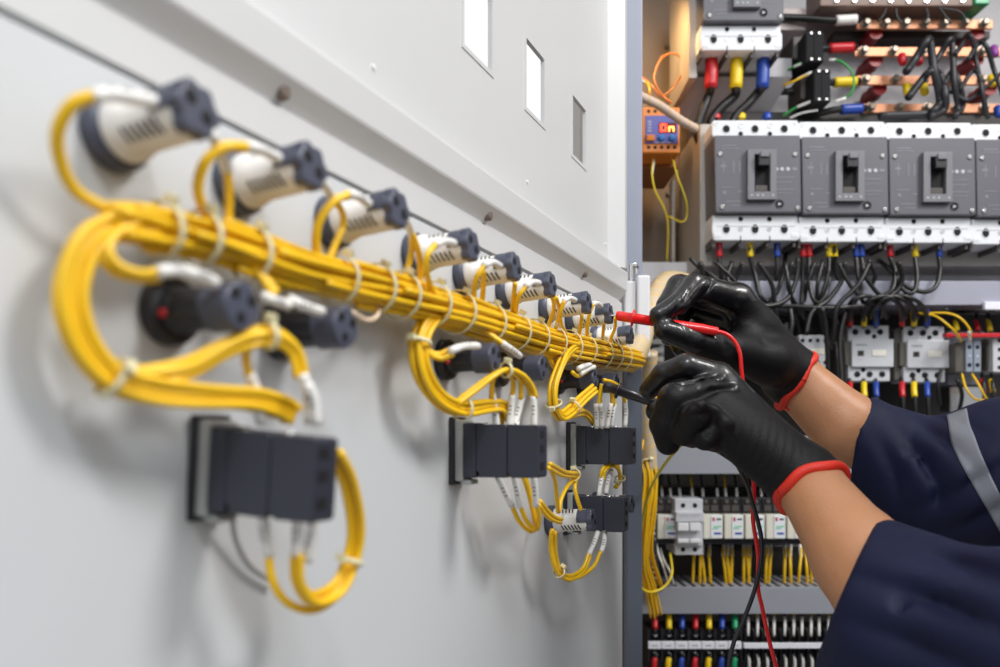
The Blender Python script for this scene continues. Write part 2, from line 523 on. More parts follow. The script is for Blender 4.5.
def tie(parent, c, t, R, head=UP, name='cable_tie', seg=28, w=0.0022):
    """nylon band of radius R round direction t at c with a ratchet head"""
    t = t.normalized(); h = (head-t*head.dot(t)).normalized(); k = t.cross(h)
    b = MB(); vs = []; fs = []
    for i in range(seg):
        a = 2*math.pi*i/seg; d = h*math.cos(a)+k*math.sin(a)
        for (rr, ww) in ((R-0.0002, -w/2), (R+0.0006, -w/2), (R+0.0006, w/2), (R-0.0002, w/2)):
            vs.append(c+d*rr+t*ww)
    for i in range(seg):
        j = (i+1) % seg
        for q in range(4): fs.append([i*4+q, i*4+(q+1) % 4, j*4+(q+1) % 4, j*4+q])
    b.add(vs, fs, NYL, True)
    hc = c+h*(R+0.0016)
    vs = [hc+t*a+k*bb+h*cc for a in (-0.0016, 0.0016) for bb in (-0.0022, 0.0022) for cc in (-0.0014, 0.0014)]
    b.add(vs, [[0, 1, 3, 2], [4, 6, 7, 5], [0, 4, 5, 1], [2, 3, 7, 6], [0, 2, 6, 4], [1, 5, 7, 3]], NYL)
    return b.build(name, parent)

# ---- the trunk
TR = [(112, 223), (150, 227), (200, 238), (250, 254), (300, 269), (350, 282), (400, 295), (450, 310), (500, 327), (550, 343), (590, 352), (618, 357), (634, 360)]
tp = [D(x, y, 0.0185) for x, y in TR]
tpath = spline(tp, 8); fr_ = frames(tpath)
trunk = empty('wire_harness', tp[0].copy(), 'thick tied trunk of yellow wires running along the door between the two rows', 'wire harness')
NT = 46
offs = bundle_offsets(NT)
ntp = len(tpath)
starts = [0]*13+[0]*33
for k in range(13, NT): starts[k] = int(ntp*min(0.9, ((k-12)/(NT-12))**0.85*0.86))
random.seed(3)
ph = [random.uniform(0, 6.28) for _ in range(NT)]
for k in range(NT):
    pts = []
    a, c = offs[k]
    for i in range(starts[k], ntp):
        u, w = fr_[i]
        tw = 0.35*math.sin(i*0.055)+0.0
        ca, sa = math.cos(tw), math.sin(tw)
        wob = 0.0006*math.sin(i*0.21+ph[k]); wob2 = 0.0006*math.cos(i*0.17+ph[k]*2)
        pts.append(tpath[i]+u*(a*ca-c*sa+wob)+w*(a*sa+c*ca+wob2))
    if len(pts) > 3: add_wire(trunk, pts, RW, YEL, 'wire')
def trunk_at(x):
    best = min(range(ntp), key=lambda i: abs(HX+F*tpath[i].x/tpath[i].y-x))
    i = max(1, min(ntp-2, best)); n = sum(1 for s in starts if s <= i)
    return tpath[i], (tpath[i+1]-tpath[i-1]).normalized(), 0.00193*math.sqrt(n)+RW*1.05
for x in (160, 203, 248, 337, 373, 403, 430, 457, 488, 513, 532, 548, 567, 583, 597, 608, 619):
    c, t, R = trunk_at(x); tie(trunk, c, t, R+0.0002, head=UP*0.9-DD*0.5+DN*0.5)

def wires(label, L, n=1, sl=None, mat_=None, r=RW, ties=(), cat='wire', name='control_wire', group=None, spread=None, sleeve_n=None, loc=False):
    """L = [(px, py, h)] path; sl = list of sleeve paths"""
    P3 = dpts(L) if not loc else [V(p) for p in L]
    root = empty(name, P3[0], label, cat, group)
    sp = smooth_path(P3, 7); fr = frames(sp)
    offs = bundle_offsets(n, spread or 0.00193)
    cx = sum(o[0] for o in offs)/n; cy = sum(o[1] for o in offs)/n
    for k, (a, c) in enumerate(offs):
        pts = [sp[i]+fr[i][0]*(a-cx)+fr[i][1]*(c-cy)+V((0, 0, 1))*(0.0003*math.sin(i*0.3+k*2) if n > 1 else 0) for i in range(len(sp))]
        add_wire(root, pts, r, mat_ or YEL, 'wire')
    for s in (sl or []): sleeve(root, dpts(s) if not loc else s)
    for f in ties:
        i = max(1, min(len(sp)-2, int(f*len(sp))))
        tie(root, sp[i], (sp[i+1]-sp[i-1]), (spread or 0.00193)*math.sqrt(n)+r*1.1, head=UP*0.7-DD)
    return root

# ---- loops of the upper row (pixel x, y, stand-off)
wires('thick yellow wire curling up from the harness to the nearest lamp', [(135, 219, .018), (105, 208, .016), (75, 190, .014), (60, 160, .016), (58, 130, .020), (72, 105, .025), (93, 96, .029)], 1, [[(92, 96.5, .029), (110, 94, .030), (135, 98, .031), (160, 103, .031)]], r=.0021)
wires('pale sleeved wire dropping from the nearest lamp behind the second loop', [(227, 168, .022), (229, 195, .020), (228, 226, .018)], 1, [[(211, 133, .030), (219, 148, .026), (227, 170, .022)]])
wires('yellow wire loop rising from the harness to the second lamp', [(214, 226, .019), (203, 208, .020), (198, 186, .022), (206, 161, .026), (225, 147, .030), (248, 147, .031)], 1, [[(246, 146.5, .031), (263, 150, .031), (281, 160, .031)]], r=.0021)
wires('sleeved wire dropping from the second lamp to the harness', [(333, 198, .025), (342, 212, .023), (343, 226, .021), (337, 240, .020), (328, 262, .018)], 1, [[(318, 176, .032), (326, 187, .030), (334, 199, .025)]])
wires('yellow wire loop rising from the harness to the third lamp', [(321, 264, .019), (316, 245, .021), (319, 222, .024), (332, 203, .028), (349, 194, .031)], 1, [[(348, 194.5, .031), (358, 196, .031), (369, 204, .031)]], r=.002)
wires('twin thin wires falling from the third lamp past the fourth', [(412, 233, .026), (411, 254, .022), (403, 285, .018)], 1, [[(402, 214, .032), (408, 224, .030), (412, 235, .026)]])
wires('single thin wire falling right beside the twin wires of the third lamp', [(412, 233, .028), (418, 250, .026), (420, 268, .022), (420, 292, .018)], 1)
wires('yellow wire looping across the fourth lamp body to the harness', [(448, 309, .021), (434, 293, .026), (427, 274, .032), (427, 256, .035), (436, 244, .036)], 1, [[(435, 245, .036), (444, 241, .036), (454, 243, .035)]])
wires('front wire of the pair rising to the fifth lamp', [(476, 312, .020), (474, 292, .027), (477, 277, .032), (485, 265, .036)], 1, [[(484, 265.5, .036), (492, 262, .036), (500, 266, .035)]])
wires('rear wire of the pair hanging from the fifth lamp', [(481, 312, .018), (483, 292, .022), (484, 272, .030)], 1)
wires('front wire of the pair rising to the sixth lamp', [(516, 322, .020), (516, 308, .026), (519, 296, .031), (527, 286, .036)], 1, [[(526, 286, .036), (532, 282, .036), (539, 283, .035)]])
wires('rear wire dropping beside the sixth lamp loop', [(512, 322, .018), (513, 305, .024), (515, 283, .032)], 1)
wires('front wire curving down between the sixth and seventh lamps', [(545, 334, .019), (552, 316, .025), (554, 305, .030), (552, 297, .034)], 1)
wires('rear wire curving down between the sixth and seventh lamps', [(554, 334, .019), (558, 320, .024), (559, 308, .029), (556, 297, .034)], 1)
wires('yellow wire loop over the seventh lamp body', [(574, 344, .021), (564, 331, .026), (560, 316, .031), (564, 301, .036)], 1, [[(564, 301, .036), (569, 298, .036), (575, 300, .035)]])
wires('thin wire dropping just left of the eighth lamp loop', [(577, 343, .019), (580, 330, .024), (582, 315, .030)], 1)
wires('yellow wire loop over the eighth lamp body', [(589, 346, .021), (587, 332, .027), (589, 316, .032), (593, 304, .036)], 1, [[(593, 304, .036), (597, 303, .036), (601, 306, .035)]])
wires('short straight wire under the ninth lamp', [(603, 347, .020), (603, 335, .024), (604, 322, .029)], 1)
wires('yellow wire curving from under the red probe tip to the harness', [(608, 352, .020), (611, 338, .027), (615, 328, .032), (615, 318, .036)], 1)
wires('last yellow wire curving down beside the cream wrap', [(618, 353, .020), (624, 344, .024), (628, 336, .028), (629, 328, .030)], 1)

# ---- left end: the big loop
wires('big flat ribbon of yellow wires looping round the near end of the door', [(150, 227, .018), (115, 226, .017), (90, 240, .016), (73, 272, .015), (70, 308, .015), (84, 348, .016), (112, 378, .018), (150, 391, .021), (200, 396, .025), (250, 399, .029), (280, 408, .032), (292, 416, .034)], 7, ties=(0.55,), cat='wire loop', name='wire_loop')
wires('yellow wires rising from the big loop and arching over to the near sleeves', [(112, 374, .020), (150, 375, .022), (190, 367, .026), (222, 350, .031), (250, 338, .036), (275, 336, .039), (295, 350, .041), (303, 376, .042)], 3, [[(302, 374, .043), (308, 390, .044), (310, 424, .044)], [(307, 384, .047), (314, 400, .048), (317, 425, .048)]], ties=(0.66,), cat='wire loop', name='wire_loop')
wires('short yellow wire dropping through a white sleeve into the near contact unit', [(248, 342, .033), (246, 360, .030), (250, 380, .030)], 1, [[(249, 374, .030), (256, 392, .030), (262, 424, .030)]])
wires('inner yellow loop turning back to the nearest black button', [(135, 225, .021), (112, 236, .021), (106, 254, .022), (118, 270, .024), (140, 276, .027), (160, 274, .030)], 2, [[(157, 272, .031), (175, 270, .032), (190, 272, .033)], [(186, 272, .033), (200, 276, .034), (216, 283, .034)]], cat='wire loop', name='wire_loop')
wires('two yellow wires dropping from the harness to the second black button', [(252, 262, .020), (262, 276, .024), (276, 294, .028)], 2, [[(262, 296, .027), (278, 302, .029), (290, 305, .031)], [(288, 299, .030), (304, 306, .033), (322, 312, .034)]], cat='wire')
PINK = mat('cream_wire', (0.80, 0.62, 0.45), 0.4)
wires('thin cream wire hooking out beside the second black button', [(352, 312, .030), (366, 320, .028), (377, 316, .024), (380, 300, .018)], 1, mat_=PINK, r=.0012)
# near contact unit, lower wires
wires('tied yellow wires swinging below and right of the near contact unit', [(297, 553, .038), (299, 582, .038), (314, 600, .038), (338, 588, .039), (352, 556, .041), (356, 524, .044), (348, 480, .047), (334, 452, .048)], 3, [[(298, 514, .040), (297, 535, .039), (296, 556, .038)], [(313, 516, .046), (311, 538, .043), (307, 562, .041)]], ties=(0.55,), cat='wire loop', name='wire_loop')
wires('outermost yellow wire looping lowest under the near contact unit', [(268, 552, .029), (273, 582, .030), (288, 603, .032), (313, 610, .034), (336, 596, .037), (350, 564, .040)], 1, [[(262, 512, .030), (265, 532, .029), (269, 556, .029)]], r=.0018)

# ---- middle group
wires('tied yellow wire loop hanging left of the middle black button', [(452, 310, .020), (434, 316, .020), (423, 329, .020), (418, 349, .020), (422, 373, .021), (433, 393, .022), (448, 405, .024), (465, 409, .026), (485, 406, .028), (500, 407, .030), (506, 420, .030)], 7, ties=(0.27, 0.68), cat='wire loop', name='wire_loop')
wires('yellow wires fanning up from the middle loop over to the far right sleeve', [(455, 405, .026), (474, 390, .032), (491, 377, .038), (506, 370, .042), (521, 375, .046), (530, 386, .048), (534, 398, .049)], 2, [[(533.5, 396, .049), (534, 410, .049), (534, 428, .049)]], ties=(0.5,), cat='wire loop', name='wire_loop')
wires('yellow wire dropping to the leftmost white sleeve of the middle contact unit', [(494, 374, .038), (492, 385, .034), (492, 398, .032)], 1, [[(492, 395, .032), (495, 410, .030), (497, 428, .030)]])
wires('yellow wire to the second white sleeve of the middle contact unit', [(507, 372, .042), (513, 382, .040), (512, 398, .038)], 1, [[(512, 395, .038), (511, 410, .037), (509, 428, .036)]])
wires('yellow wire to the slanting white sleeve of the middle contact unit', [(510, 371, .044), (520, 380, .044), (521, 399, .042)], 1, [[(521.5, 397, .042), (518, 412, .040), (514, 428, .039)]])
wires('two yellow wires curving into the middle black button', [(424, 340, .022), (429, 352, .024), (440, 356, .028), (452, 352, .033)], 2, [[(450, 351, .034), (464, 346, .036), (478, 346, .037)]])
wires('yellow wire dropping from the harness to the fourth black button', [(476, 326, .019), (491, 335, .026), (504, 344, .033)], 2, [[(502, 343, .033), (512, 350, .035), (520, 356, .035)]])
wires('sleeved yellow wire hooking low left under the middle contact unit', [(511, 504, .030), (519, 521, .031), (530, 531, .034), (537, 528, .037)], 1, [[(498, 477, .026), (504, 490, .028), (512, 506, .030)]])
wires('second sleeved wire under the middle contact unit', [(520, 505, .035), (526, 520, .036), (534, 530, .038)], 1, [[(514, 476, .033), (517, 490, .034), (520, 508, .035)]])
wires('bare yellow wire under the middle contact unit between the sleeves', [(524, 476, .038), (530, 496, .038), (534, 514, .038), (537, 528, .037)], 2)
wires('rightmost sleeved wire under the middle contact unit', [(536, 503, .046), (539, 516, .044), (538, 528, .040)], 1, [[(534, 477, .047), (535, 490, .047), (536, 506, .046)]])
wires('pair of yellow wires crossing onto the white low lamp', [(539, 503, .040), (546, 512, .038), (553, 518, .036), (561, 521, .034)], 2)
wires('yellow wire running right from the middle contact unit to a small tie', [(549, 466, .050), (556, 470, .044), (566, 474, .036), (578, 475, .030)], 2, ties=(0.9,))
wires('yellow wire falling behind the white low lamp', [(551, 470, .046), (555, 482, .040), (557, 500, .034), (558, 512, .030)], 1)
wires('yellow wire bowing down from the small tie towards the white low lamp', [(577, 476, .030), (567, 487, .030), (561, 500, .030), (559, 512, .030)], 1)
wires('yellow wire dropping from the small tie to the lowest contact unit', [(578, 476, .030), (575, 486, .032), (577, 498, .034), (581, 510, .036)], 1)
wires('pair of yellow wires looping lowest below the white low lamp', [(552, 530, .026), (551, 548, .024), (556, 568, .024), (569, 578, .026), (583, 570, .030), (590, 553, .033)], 2, [[(589, 554, .033), (594, 543, .034), (598, 532, .035)]], ties=(0.45,), cat='wire loop', name='wire_loop')
wires('outer yellow wire rounding the lowest loop to the far white sleeve', [(555, 532, .028), (556, 556, .024), (562, 572, .024), (576, 578, .028), (593, 567, .034), (601, 551, .037)], 1, [[(601, 552, .037), (604, 543, .038), (605, 532, .038)]])
# ---- far group
wires('tied loop of yellow wires hanging beside the black probe', [(596, 344, .020), (578, 346, .026), (567, 354, .029), (560, 368, .029), (554, 386, .028), (554, 404, .028), (561, 416, .029), (570, 411, .031), (582, 399, .035), (594, 389, .040)], 5, ties=(0.56, 0.8), cat='wire loop', name='wire_loop')
wires('two yellow wires turning down left of the far loop', [(546, 344, .019), (549, 356, .021), (555, 366, .021), (560, 354, .021), (566, 347, .021)], 2)
wires('pair of yellow wires curving onto the probed black button', [(572, 372, .030), (578, 376, .032), (586, 372, .035)], 1, [[(580, 374, .034), (588, 369, .036), (594, 367, .037)], [(578, 369, .034), (584, 366, .036), (590, 365, .036)]])
wires('yellow wires to the left pair of white sleeves on the far contact unit', [(602, 384, .041), (600, 395, .039), (599, 408, .037)], 2, [[(596, 404, .036), (596.5, 414, .035), (597, 428, .034)], [(601, 404, .040), (602, 414, .039), (602, 428, .038)]])
wires('yellow wires to the slanting middle sleeves on the far contact unit', [(606, 382, .044), (612, 392, .043), (613, 406, .042)], 2, [[(611, 404, .042), (609, 414, .041), (607, 428, .040)], [(615, 404, .043), (613, 414, .042), (611, 428, .041)]])
wires('yellow wire to the rightmost white sleeve on the far contact unit', [(604, 380, .044), (614, 383, .048), (622, 390, .050), (625, 402, .050)], 1, [[(625, 400, .050), (626, 412, .050), (625, 428, .050)]])
wires('yellow wires passing behind the far contact unit to the right', [(572, 414, .026), (584, 412, .024), (592, 420, .022), (596, 430, .022)], 3)
wires('yellow wires curling out under the far contact unit', [(602, 480, .034), (604, 470, .036), (611, 464, .040), (618, 468, .043), (620, 480, .042), (615, 488, .038)], 2, [[(604, 470, .034), (601, 482, .034), (599, 496, .034)], [(611, 470, .038), (608, 482, .038), (606, 494, .038)]], ties=(0.75,))
wires('grey thin cable drooping below the near contact unit', [(232, 512, .010), (236, 540, .006), (250, 566, .004), (275, 583, .004)], 1, mat_=mat('grey_thin_cable', (0.42, 0.42, 0.42), .5), r=.0014)

# ---- cream spiral wrap leading the harness into the cabinet
WRAP = mat('cream_spiral_wrap', (0.62, 0.49, 0.32), 0.35, noise=0.12, nscale=30, coat=0.3)
def spiral_wrap(label, pts, r, pitch=0.017, name='spiral_wrap', m=WRAP):
    root = empty(name, pts[0], label, 'cable wrap')
    sp = smooth_path(pts, 10)
    b = MB(); b.tube(sp, r, m, 20, raw=True); b.build('wrap_tube', root)
    fr = frames(sp); d = 0; hel = []
    # resample finely and lay the yellow gap as a helix
    fine = []
    for i in range(len(sp)-1):
        for k in range(6): fine.append((sp[i].lerp(sp[i+1], k/6), fr[i]))
    for i in range(1, len(fine)):
        d += (fine[i][0]-fine[i-1][0]).length
        a = 2*math.pi*d/pitch+1.0
        u, w = fine[i][1]
        hel.append(fine[i][0]+(u*math.cos(a)+w*math.sin(a))*(r-0.0003))
    b = MB(); b.tube(hel, 0.0007, YEL, 5, raw=True); b.build('spiral_gap', root)
    return root
w0 = tp[-1]
spiral_wrap('cream spiral wrap turning up from the end of the yellow harness behind the hand', [w0+DD*-0.004, P(640, 345, 0.945), P(647, 320, 0.965), P(655, 297, 0.99), P(668, 281, 1.04), P(690, 284, 1.11), P(706, 292, 1.185)], 0.0125)
spiral_wrap('tan spiral wrap running down behind the cabinet post', [P(650, 352, 1.06), P(648, 385, 1.08), P(647, 420, 1.09), P(650, 470, 1.10)], 0.0105)
# =================================================== the cabinet behind
CABP = mat('cabinet_beige_paint', (0.27, 0.21, 0.155), 0.5, noise=0.05, nscale=8)
PLATE = mat('mounting_plate_grey', (0.42, 0.41, 0.43), 0.45, noise=0.06, nscale=10)
PLATW = mat('pale_sheet_metal', (0.46, 0.43, 0.39), 0.42, noise=0.04, nscale=12)
DUCT = mat('duct_grey_pvc', (0.30, 0.31, 0.35), 0.5, noise=0.04, nscale=20)
DUCTL = mat('duct_lavender_grey', (0.35, 0.355, 0.43), 0.45, noise=0.04, nscale=20)
DARK = mat('dark_metal_and_shade', (0.045, 0.040, 0.038), 0.6, noise=0.2, nscale=30)  # dark parts; on the lower mounting plate it stands in for shade
OUTP = mat('cabinet_outer_paint', (0.36, 0.33, 0.29), 0.5)
MCG = mat('breaker_grey_face', (0.115, 0.115, 0.135), 0.42, noise=0.05, nscale=30)
MCF = mat('breaker_grey_frame', (0.18, 0.18, 0.20), 0.4)
MCW = mat('breaker_white_plastic', (0.80, 0.81, 0.84), 0.35)
MCD = mat('breaker_dark_base', (0.07, 0.06, 0.055), 0.5)
PRN = mat('pale_print', (0.50, 0.50, 0.54), 0.5)
PRF = mat('faint_print', (0.22, 0.22, 0.25), 0.5)
GWH = mat('contactor_pale_grey', (0.58, 0.59, 0.62), 0.4)
GBL = mat('module_blue_grey', (0.27, 0.31, 0.38), 0.45)
BRN = mat('contactor_dark_side', (0.10, 0.09, 0.075), 0.5)
COPPER = mat('copper_bar', (0.66, 0.30, 0.16), 0.45, metal=0.35, noise=0.12, nscale=60)
LABEL = mat('ivory_label', (0.86, 0.82, 0.70), 0.5)
LWHT = mat('white_label', (0.85, 0.85, 0.92), 0.5)
GREEN = mat('green_print', (0.05, 0.55, 0.25), 0.5)
BRONZ = mat('bolt_bronze', (0.26, 0.22, 0.18), 0.4, metal=0.8)

def struct(name, mb): o = mb.build(name); o['kind'] = 'structure'; return o
def fbox(mb, x0, y0, x1, y1, Y0, Y1, m, bev=0.0):
    a = P(x0, y1, Y0); b = P(x1, y0, Y0)
    mb.box((a.x, Y0, a.z), (b.x, Y1, b.z), m, bev)

# ---- shell
b = MB(); b.box((0.1530, 0.972, 0.074), (0.1730, 1.00, 0.95), POSTM, 0.001); struct('trim_1', b)
b = MB(); b.box((0.1545, 0.972, -0.75), (0.1730, 1.00, 0.0735), mat('slate_post_shade', (0.105, 0.12, 0.155), 0.45), 0.001); struct('trim_4', b)  # lower length of the post, coloured darker to stand in for shade
b = MB(); b.box((0.100, 1.00, -0.75), (0.1530, 1.012, 0.95), OUTP); b.box((0.100, 1.012, -0.75), (0.112, 1.47, 0.95), OUTP); struct('wall_left', b)
b = MB(); b.box((0.112, 1.45, -0.75), (1.35, 1.47, 0.95), CABP); struct('wall_back', b)
b = MB(); b.box((1.35, 0.98, -0.75), (1.37, 1.47, 0.95), CABP); struct('wall_right', b)
b = MB(); b.box((0.10, 0.98, 0.95), (1.37, 1.47, 0.97), CABP); struct('ceiling', b)
b = MB(); b.box((0.10, 0.98, -0.77), (1.37, 1.47, -0.75), CABP); struct('trim_3', b)
b = MB(); b.box((-2.0, -1.6, -1.42), (2.6, 2.4, -1.40), mat('concrete_floor', (0.30, 0.30, 0.30), 0.6, noise=0.1, nscale=5)); struct('floor', b)
# mounting plates
def thing(name, label, cat, group=None, at=None): return empty(name, at or V((0, 1.2, 0)), label, cat, group)
def one(name, mb, label, cat, group=None): o = mb.build(name); return tag(o, label, cat, group)
b = MB(); fbox(b, 690, -60, 1180, 300, 1.37, 1.378, PLATE); fbox(b, 642, 296, 1180, 700, 1.36, 1.368, DARK)  # lower plate has the cabinet's inner shade put into its colour
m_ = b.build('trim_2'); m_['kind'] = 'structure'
b = MB(); fbox(b, 640, 262, 1150, 283, 1.30, 1.31, MCW, 0.001); fbox(b, 672, 180, 675, 262, 1.34, 1.36, PLATW)
one('support_strip', b, 'pale metal strip across the cabinet just above the lavender duct cover', 'metal strip')
b = MB()
for (x, y) in ((668, 194), (672, 240), (682, 262)): b.lathe([(0.005, 0), (0.005, 0.004), (0.003, 0.006)], BRONZ, 12, P(x, y, 1.448), (0, -1, 0))
for i, (x, y, l) in enumerate(((668, 194, 'small round stud on the beige back wall beside the breaker plate'), (667, 47, 'small stud high on the warm-lit beige back wall'), (672, 262, 'lowest stud on the beige back wall above the hand'))):
    b = MB(); b.lathe([(0.005, 0), (0.005, 0.005), (0.003, 0.007)], BRONZ, 12, P(x, y, 1.449), (0, -1, 0)); one('wall_stud', b, l, 'stud')

# breaker platform (folded sheet) and its flange
pl = thing('breaker_platform', 'pale folded sheet metal platform carrying the row of large breakers', 'mounting platform', at=P(700, 262, 1.2))
b = MB(); fbox(b, 700, 124, 712, 266, 1.215, 1.36, PLATW, 0.001); b.build('side_plate', pl)
b = MB(); fbox(b, 712, 247, 1120, 266, 1.225, 1.36, PLATW, 0.001); b.build('bottom_flange', pl)
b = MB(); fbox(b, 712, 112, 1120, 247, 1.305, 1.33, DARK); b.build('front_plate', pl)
pl2 = thing('upper_platform', 'pale sheet metal bracket behind the topmost breaker with a sloping foot', 'mounting platform', at=P(700, 78, 1.2))
b = MB(); fbox(b, 689, -60, 697, 78, 1.22, 1.36, PLATW, 0.001); b.build('side_plate', pl2)
b = MB(); fbox(b, 697, 58, 792, 77, 1.27, 1.36, PLATE, 0.001); b.build('front_plate', pl2)
b = MB()
q = [P(697, 77, 1.26), P(792, 77, 1.26), P(760, 126, 1.33), P(668, 126, 1.33)]
q2 = [p+V((0, 0.006, 0)) for p in q]
b.add(q+q2, [[0, 1, 2, 3], [7, 6, 5, 4], [0, 4, 5, 1], [1, 5, 6, 2], [2, 6, 7, 3], [3, 7, 4, 0]], PLATE); b.build('sloping_foot', pl2)

# ---- big moulded case breaker, local units in "photo pixels" scaled to metres
def make_breaker():
    u = 1.16/F
    fr = Matrix(((u, 0, 0, 0), (0, 0, -u, 0), (0, -u, 0, 0), (0, 0, 0, 1)))   # x right, y DOWN, z to camera (origin = top left, front face)
    root = empty('circuit_breaker', V((0, 0, 0)), 'x', 'circuit breaker', 'row of large grey and white breakers')
    def B(): return MB(fr)
    b = B(); b.box((2, 1, -95), (86, 118, -14), MCD, 1); 
    for k in range(4): b.box((1+k*27.5, 119, -60), (3.5+k*27.5, 127, -12), MCD)
    b.box((1, 113, -60), (86, 116, -12), MCD)
    b.build('base', root)
    # top terminal cover, notched outline
    b = B()
    poly = [(0, 3), (2, 0), (86, 0), (88, 3), (88, 14), (86, 18), (2, 18), (0, 14)]
    b.prism([(x, y) for x, y in poly], -70, -8, MCW, 1.0)
    tc = b.build('top_terminal_cover', root)
    def hole(x, y, r, z, par, name='screw_hole', m=HOLE, oval=1.0):
        h = B()
        vs = []
        n = 18
        for rr, zz in ((r*1.18, z+0.05), (r*1.1, z+0.5), (r, z+0.5), (r*0.95, z+0.1)):
            for k in range(n):
                a = 2*math.pi*k/n; vs.append((x+rr*math.cos(a)*oval, y+rr*math.sin(a), zz))
        fs = [[i*n+k, i*n+(k+1) % n, (i+1)*n+(k+1) % n, (i+1)*n+k] for i in range(3) for k in range(n)]
        h.add(vs, fs, MCW if par is not face else MCG)
        h.add([vs[3*n+k] for k in range(n)], [list(range(n))], m)
        return h.build(name, par)
    face = None
    for x in (14.5, 43.5, 73): hole(x, 9, 3.9, -8, tc, oval=0.95)
    for x in (29, 58.5): hole(x, 6, 2.2, -8, tc, 'small_screw', STEEL); hole(x, 14, 2.4, -8, tc)
    hole(4, 3.5, 1.6, -8, tc, 'small_screw', STEEL); hole(84, 3.5, 1.6, -8, tc, 'small_screw', STEEL)
    b = B()
    poly = [(1, 96), (87, 96), (87, 103), (88.5, 105), (88.5, 119), (86, 121.5), (3, 121.5), (1, 119), (0, 110)]
    b.prism(poly, -70, -8, MCW, 1.0)
    b.box((5, 106.8, -8.2), (84, 107.8, -7.8), PRN)
    for x in (29, 58.5): b.box((x-0.4, 117, -9), (x+0.4, 124, -7.6), HOLE)
    for x0, x1 in ((2, 9), (80, 87)): b.box((x0, 114.5, -8.1), (x1, 118.5, -7.4), MCW, 0.4)
    bc = b.build('bottom_terminal_cover', root)
    for x in (14.5, 43.5, 73): hole(x, 110, 4.8, -8, bc, oval=0.78)
    for x in (29, 58): hole(x, 100, 2.6, -8, bc); hole(x, 110, 2.2, -8, bc, 'small_screw', STEEL)
    # grey face
    b = B(); b.prism([(0, 19.5), (1.5, 18), (85, 18), (86.5, 19.5), (87.5, 94), (86, 95.5), (3, 95.5), (1.5, 94)], -60, 0, MCG, 1.2)
    # faint printing
    for (x0, y0, x1, y1) in ((8, 28, 22, 29), (8, 31, 25, 31.8), (8, 70, 21, 70.8), (9, 74, 12, 77), (24, 74, 29, 75), (12, 84, 26, 84.8), (16, 88, 27, 88.7), (62, 60, 80, 60.8), (62, 65, 78, 65.7), (62, 72, 80, 72.8), (63, 76, 79, 76.6)):
        b.box((x0, y0, 0), (x1, y1, 0.25), PRF)
    for (x, y) in ((9, 50), (19, 50), (25, 50)): b.box((x, y-6, 0), (x+1, y+6, 0.25), PRF)
    b.box((6, 48, 0), (12, 50, 0.25), PRF)
    for x in (62.5, 68, 74): b.lathe([(2.0, 0), (1.9, 0.35)], PRN if x < 74 else PRN, 12, (x, 52, 0))
    b.box((78, 50.5, 0), (83, 53.5, 0.3), PRF)
    face = b.build('face_cover', root)
    for (x, y) in ((6, 37), (81, 37.5), (8, 90), (83.5, 91)):
        s_ = B(); s_.lathe([(2.7, 0), (2.6, 0.9), (1.6, 1.3)], STEEL, 16, (x, y, 0)); s_.box((x-1.6, y-0.3, 1.2), (x+1.6, y+0.3, 1.45), HOLE); s_.build('cover_screw', face)
    hole(65.5, 87, 4.2, 0, face, 'test_button_well')
    t_ = B(); t_.prism([(64, 85.5), (64, 89), (67.5, 87.2)], 0.3, 0.9, PRN); t_.build('test_button', face)
    # toggle: raised frame ring with a lever in its well
    b = B()
    def ring(x0, y0, x1, y1, xi0, yi0, xi1, yi1, z0, z1, m):
        b.box((x0, y0, z0), (xi0, y1, z1), m, 0.5); b.box((xi1, y0, z0), (x1, y1, z1), m, 0.5)
        b.box((xi0-.3, y0, z0), (xi1+.3, yi0, z1), m, 0.5); b.box((xi0-.3, yi1, z0), (xi1+.3, y1, z1), m, 0.5)
    ring(32, 34, 61, 84, 39, 39, 54.5, 76, -1, 5.5, MCF)
    for x in (36, 42, 47, 57): b.box((x-1, 79, 5.4), (x+1, 80.5, 5.8), PRN)
    tf = b.build('toggle_frame', root)
    b = B(); b.box((39, 39, -0.5), (54.5, 76, 0.6), HOLE); b.box((40.5, 69, 0.5), (53, 75, 2.5), MCD, 0.3); b.build('toggle_well', tf)
    b = B(); b.box((41.5, 41, 0.5), (52.5, 52, 11), BLKP, 0.8); b.box((42.5, 38, 9), (51.5, 44, 13), MCF, 0.8); b.build('toggle_lever', root)
    return root
BRK = [(714, 117.0), (801.5, 118.5), (888.8, 119.5), (976, 121)]
bl = ['large grey and white breaker beside the orange relay, leftmost of the row', 'second large breaker of the row, between two others with blue boots below it',
      'third large breaker of the row, below the bent black cables', 'last large breaker of the row, cut off by the right edge']
br0 = make_breaker(); 
for i, (x, y) in enumerate(BRK):
    p = P(x, y, 1.16)
    if i == 0: br0.location = p; br0['label'] = bl[0]
    else: clone(br0, p, bl[i])
brt = clone(br0, P(702, -73, 1.18), 'topmost large breaker, cut off by the top edge, over coloured cable boots')
brt.scale = (0.955, 1, 1)

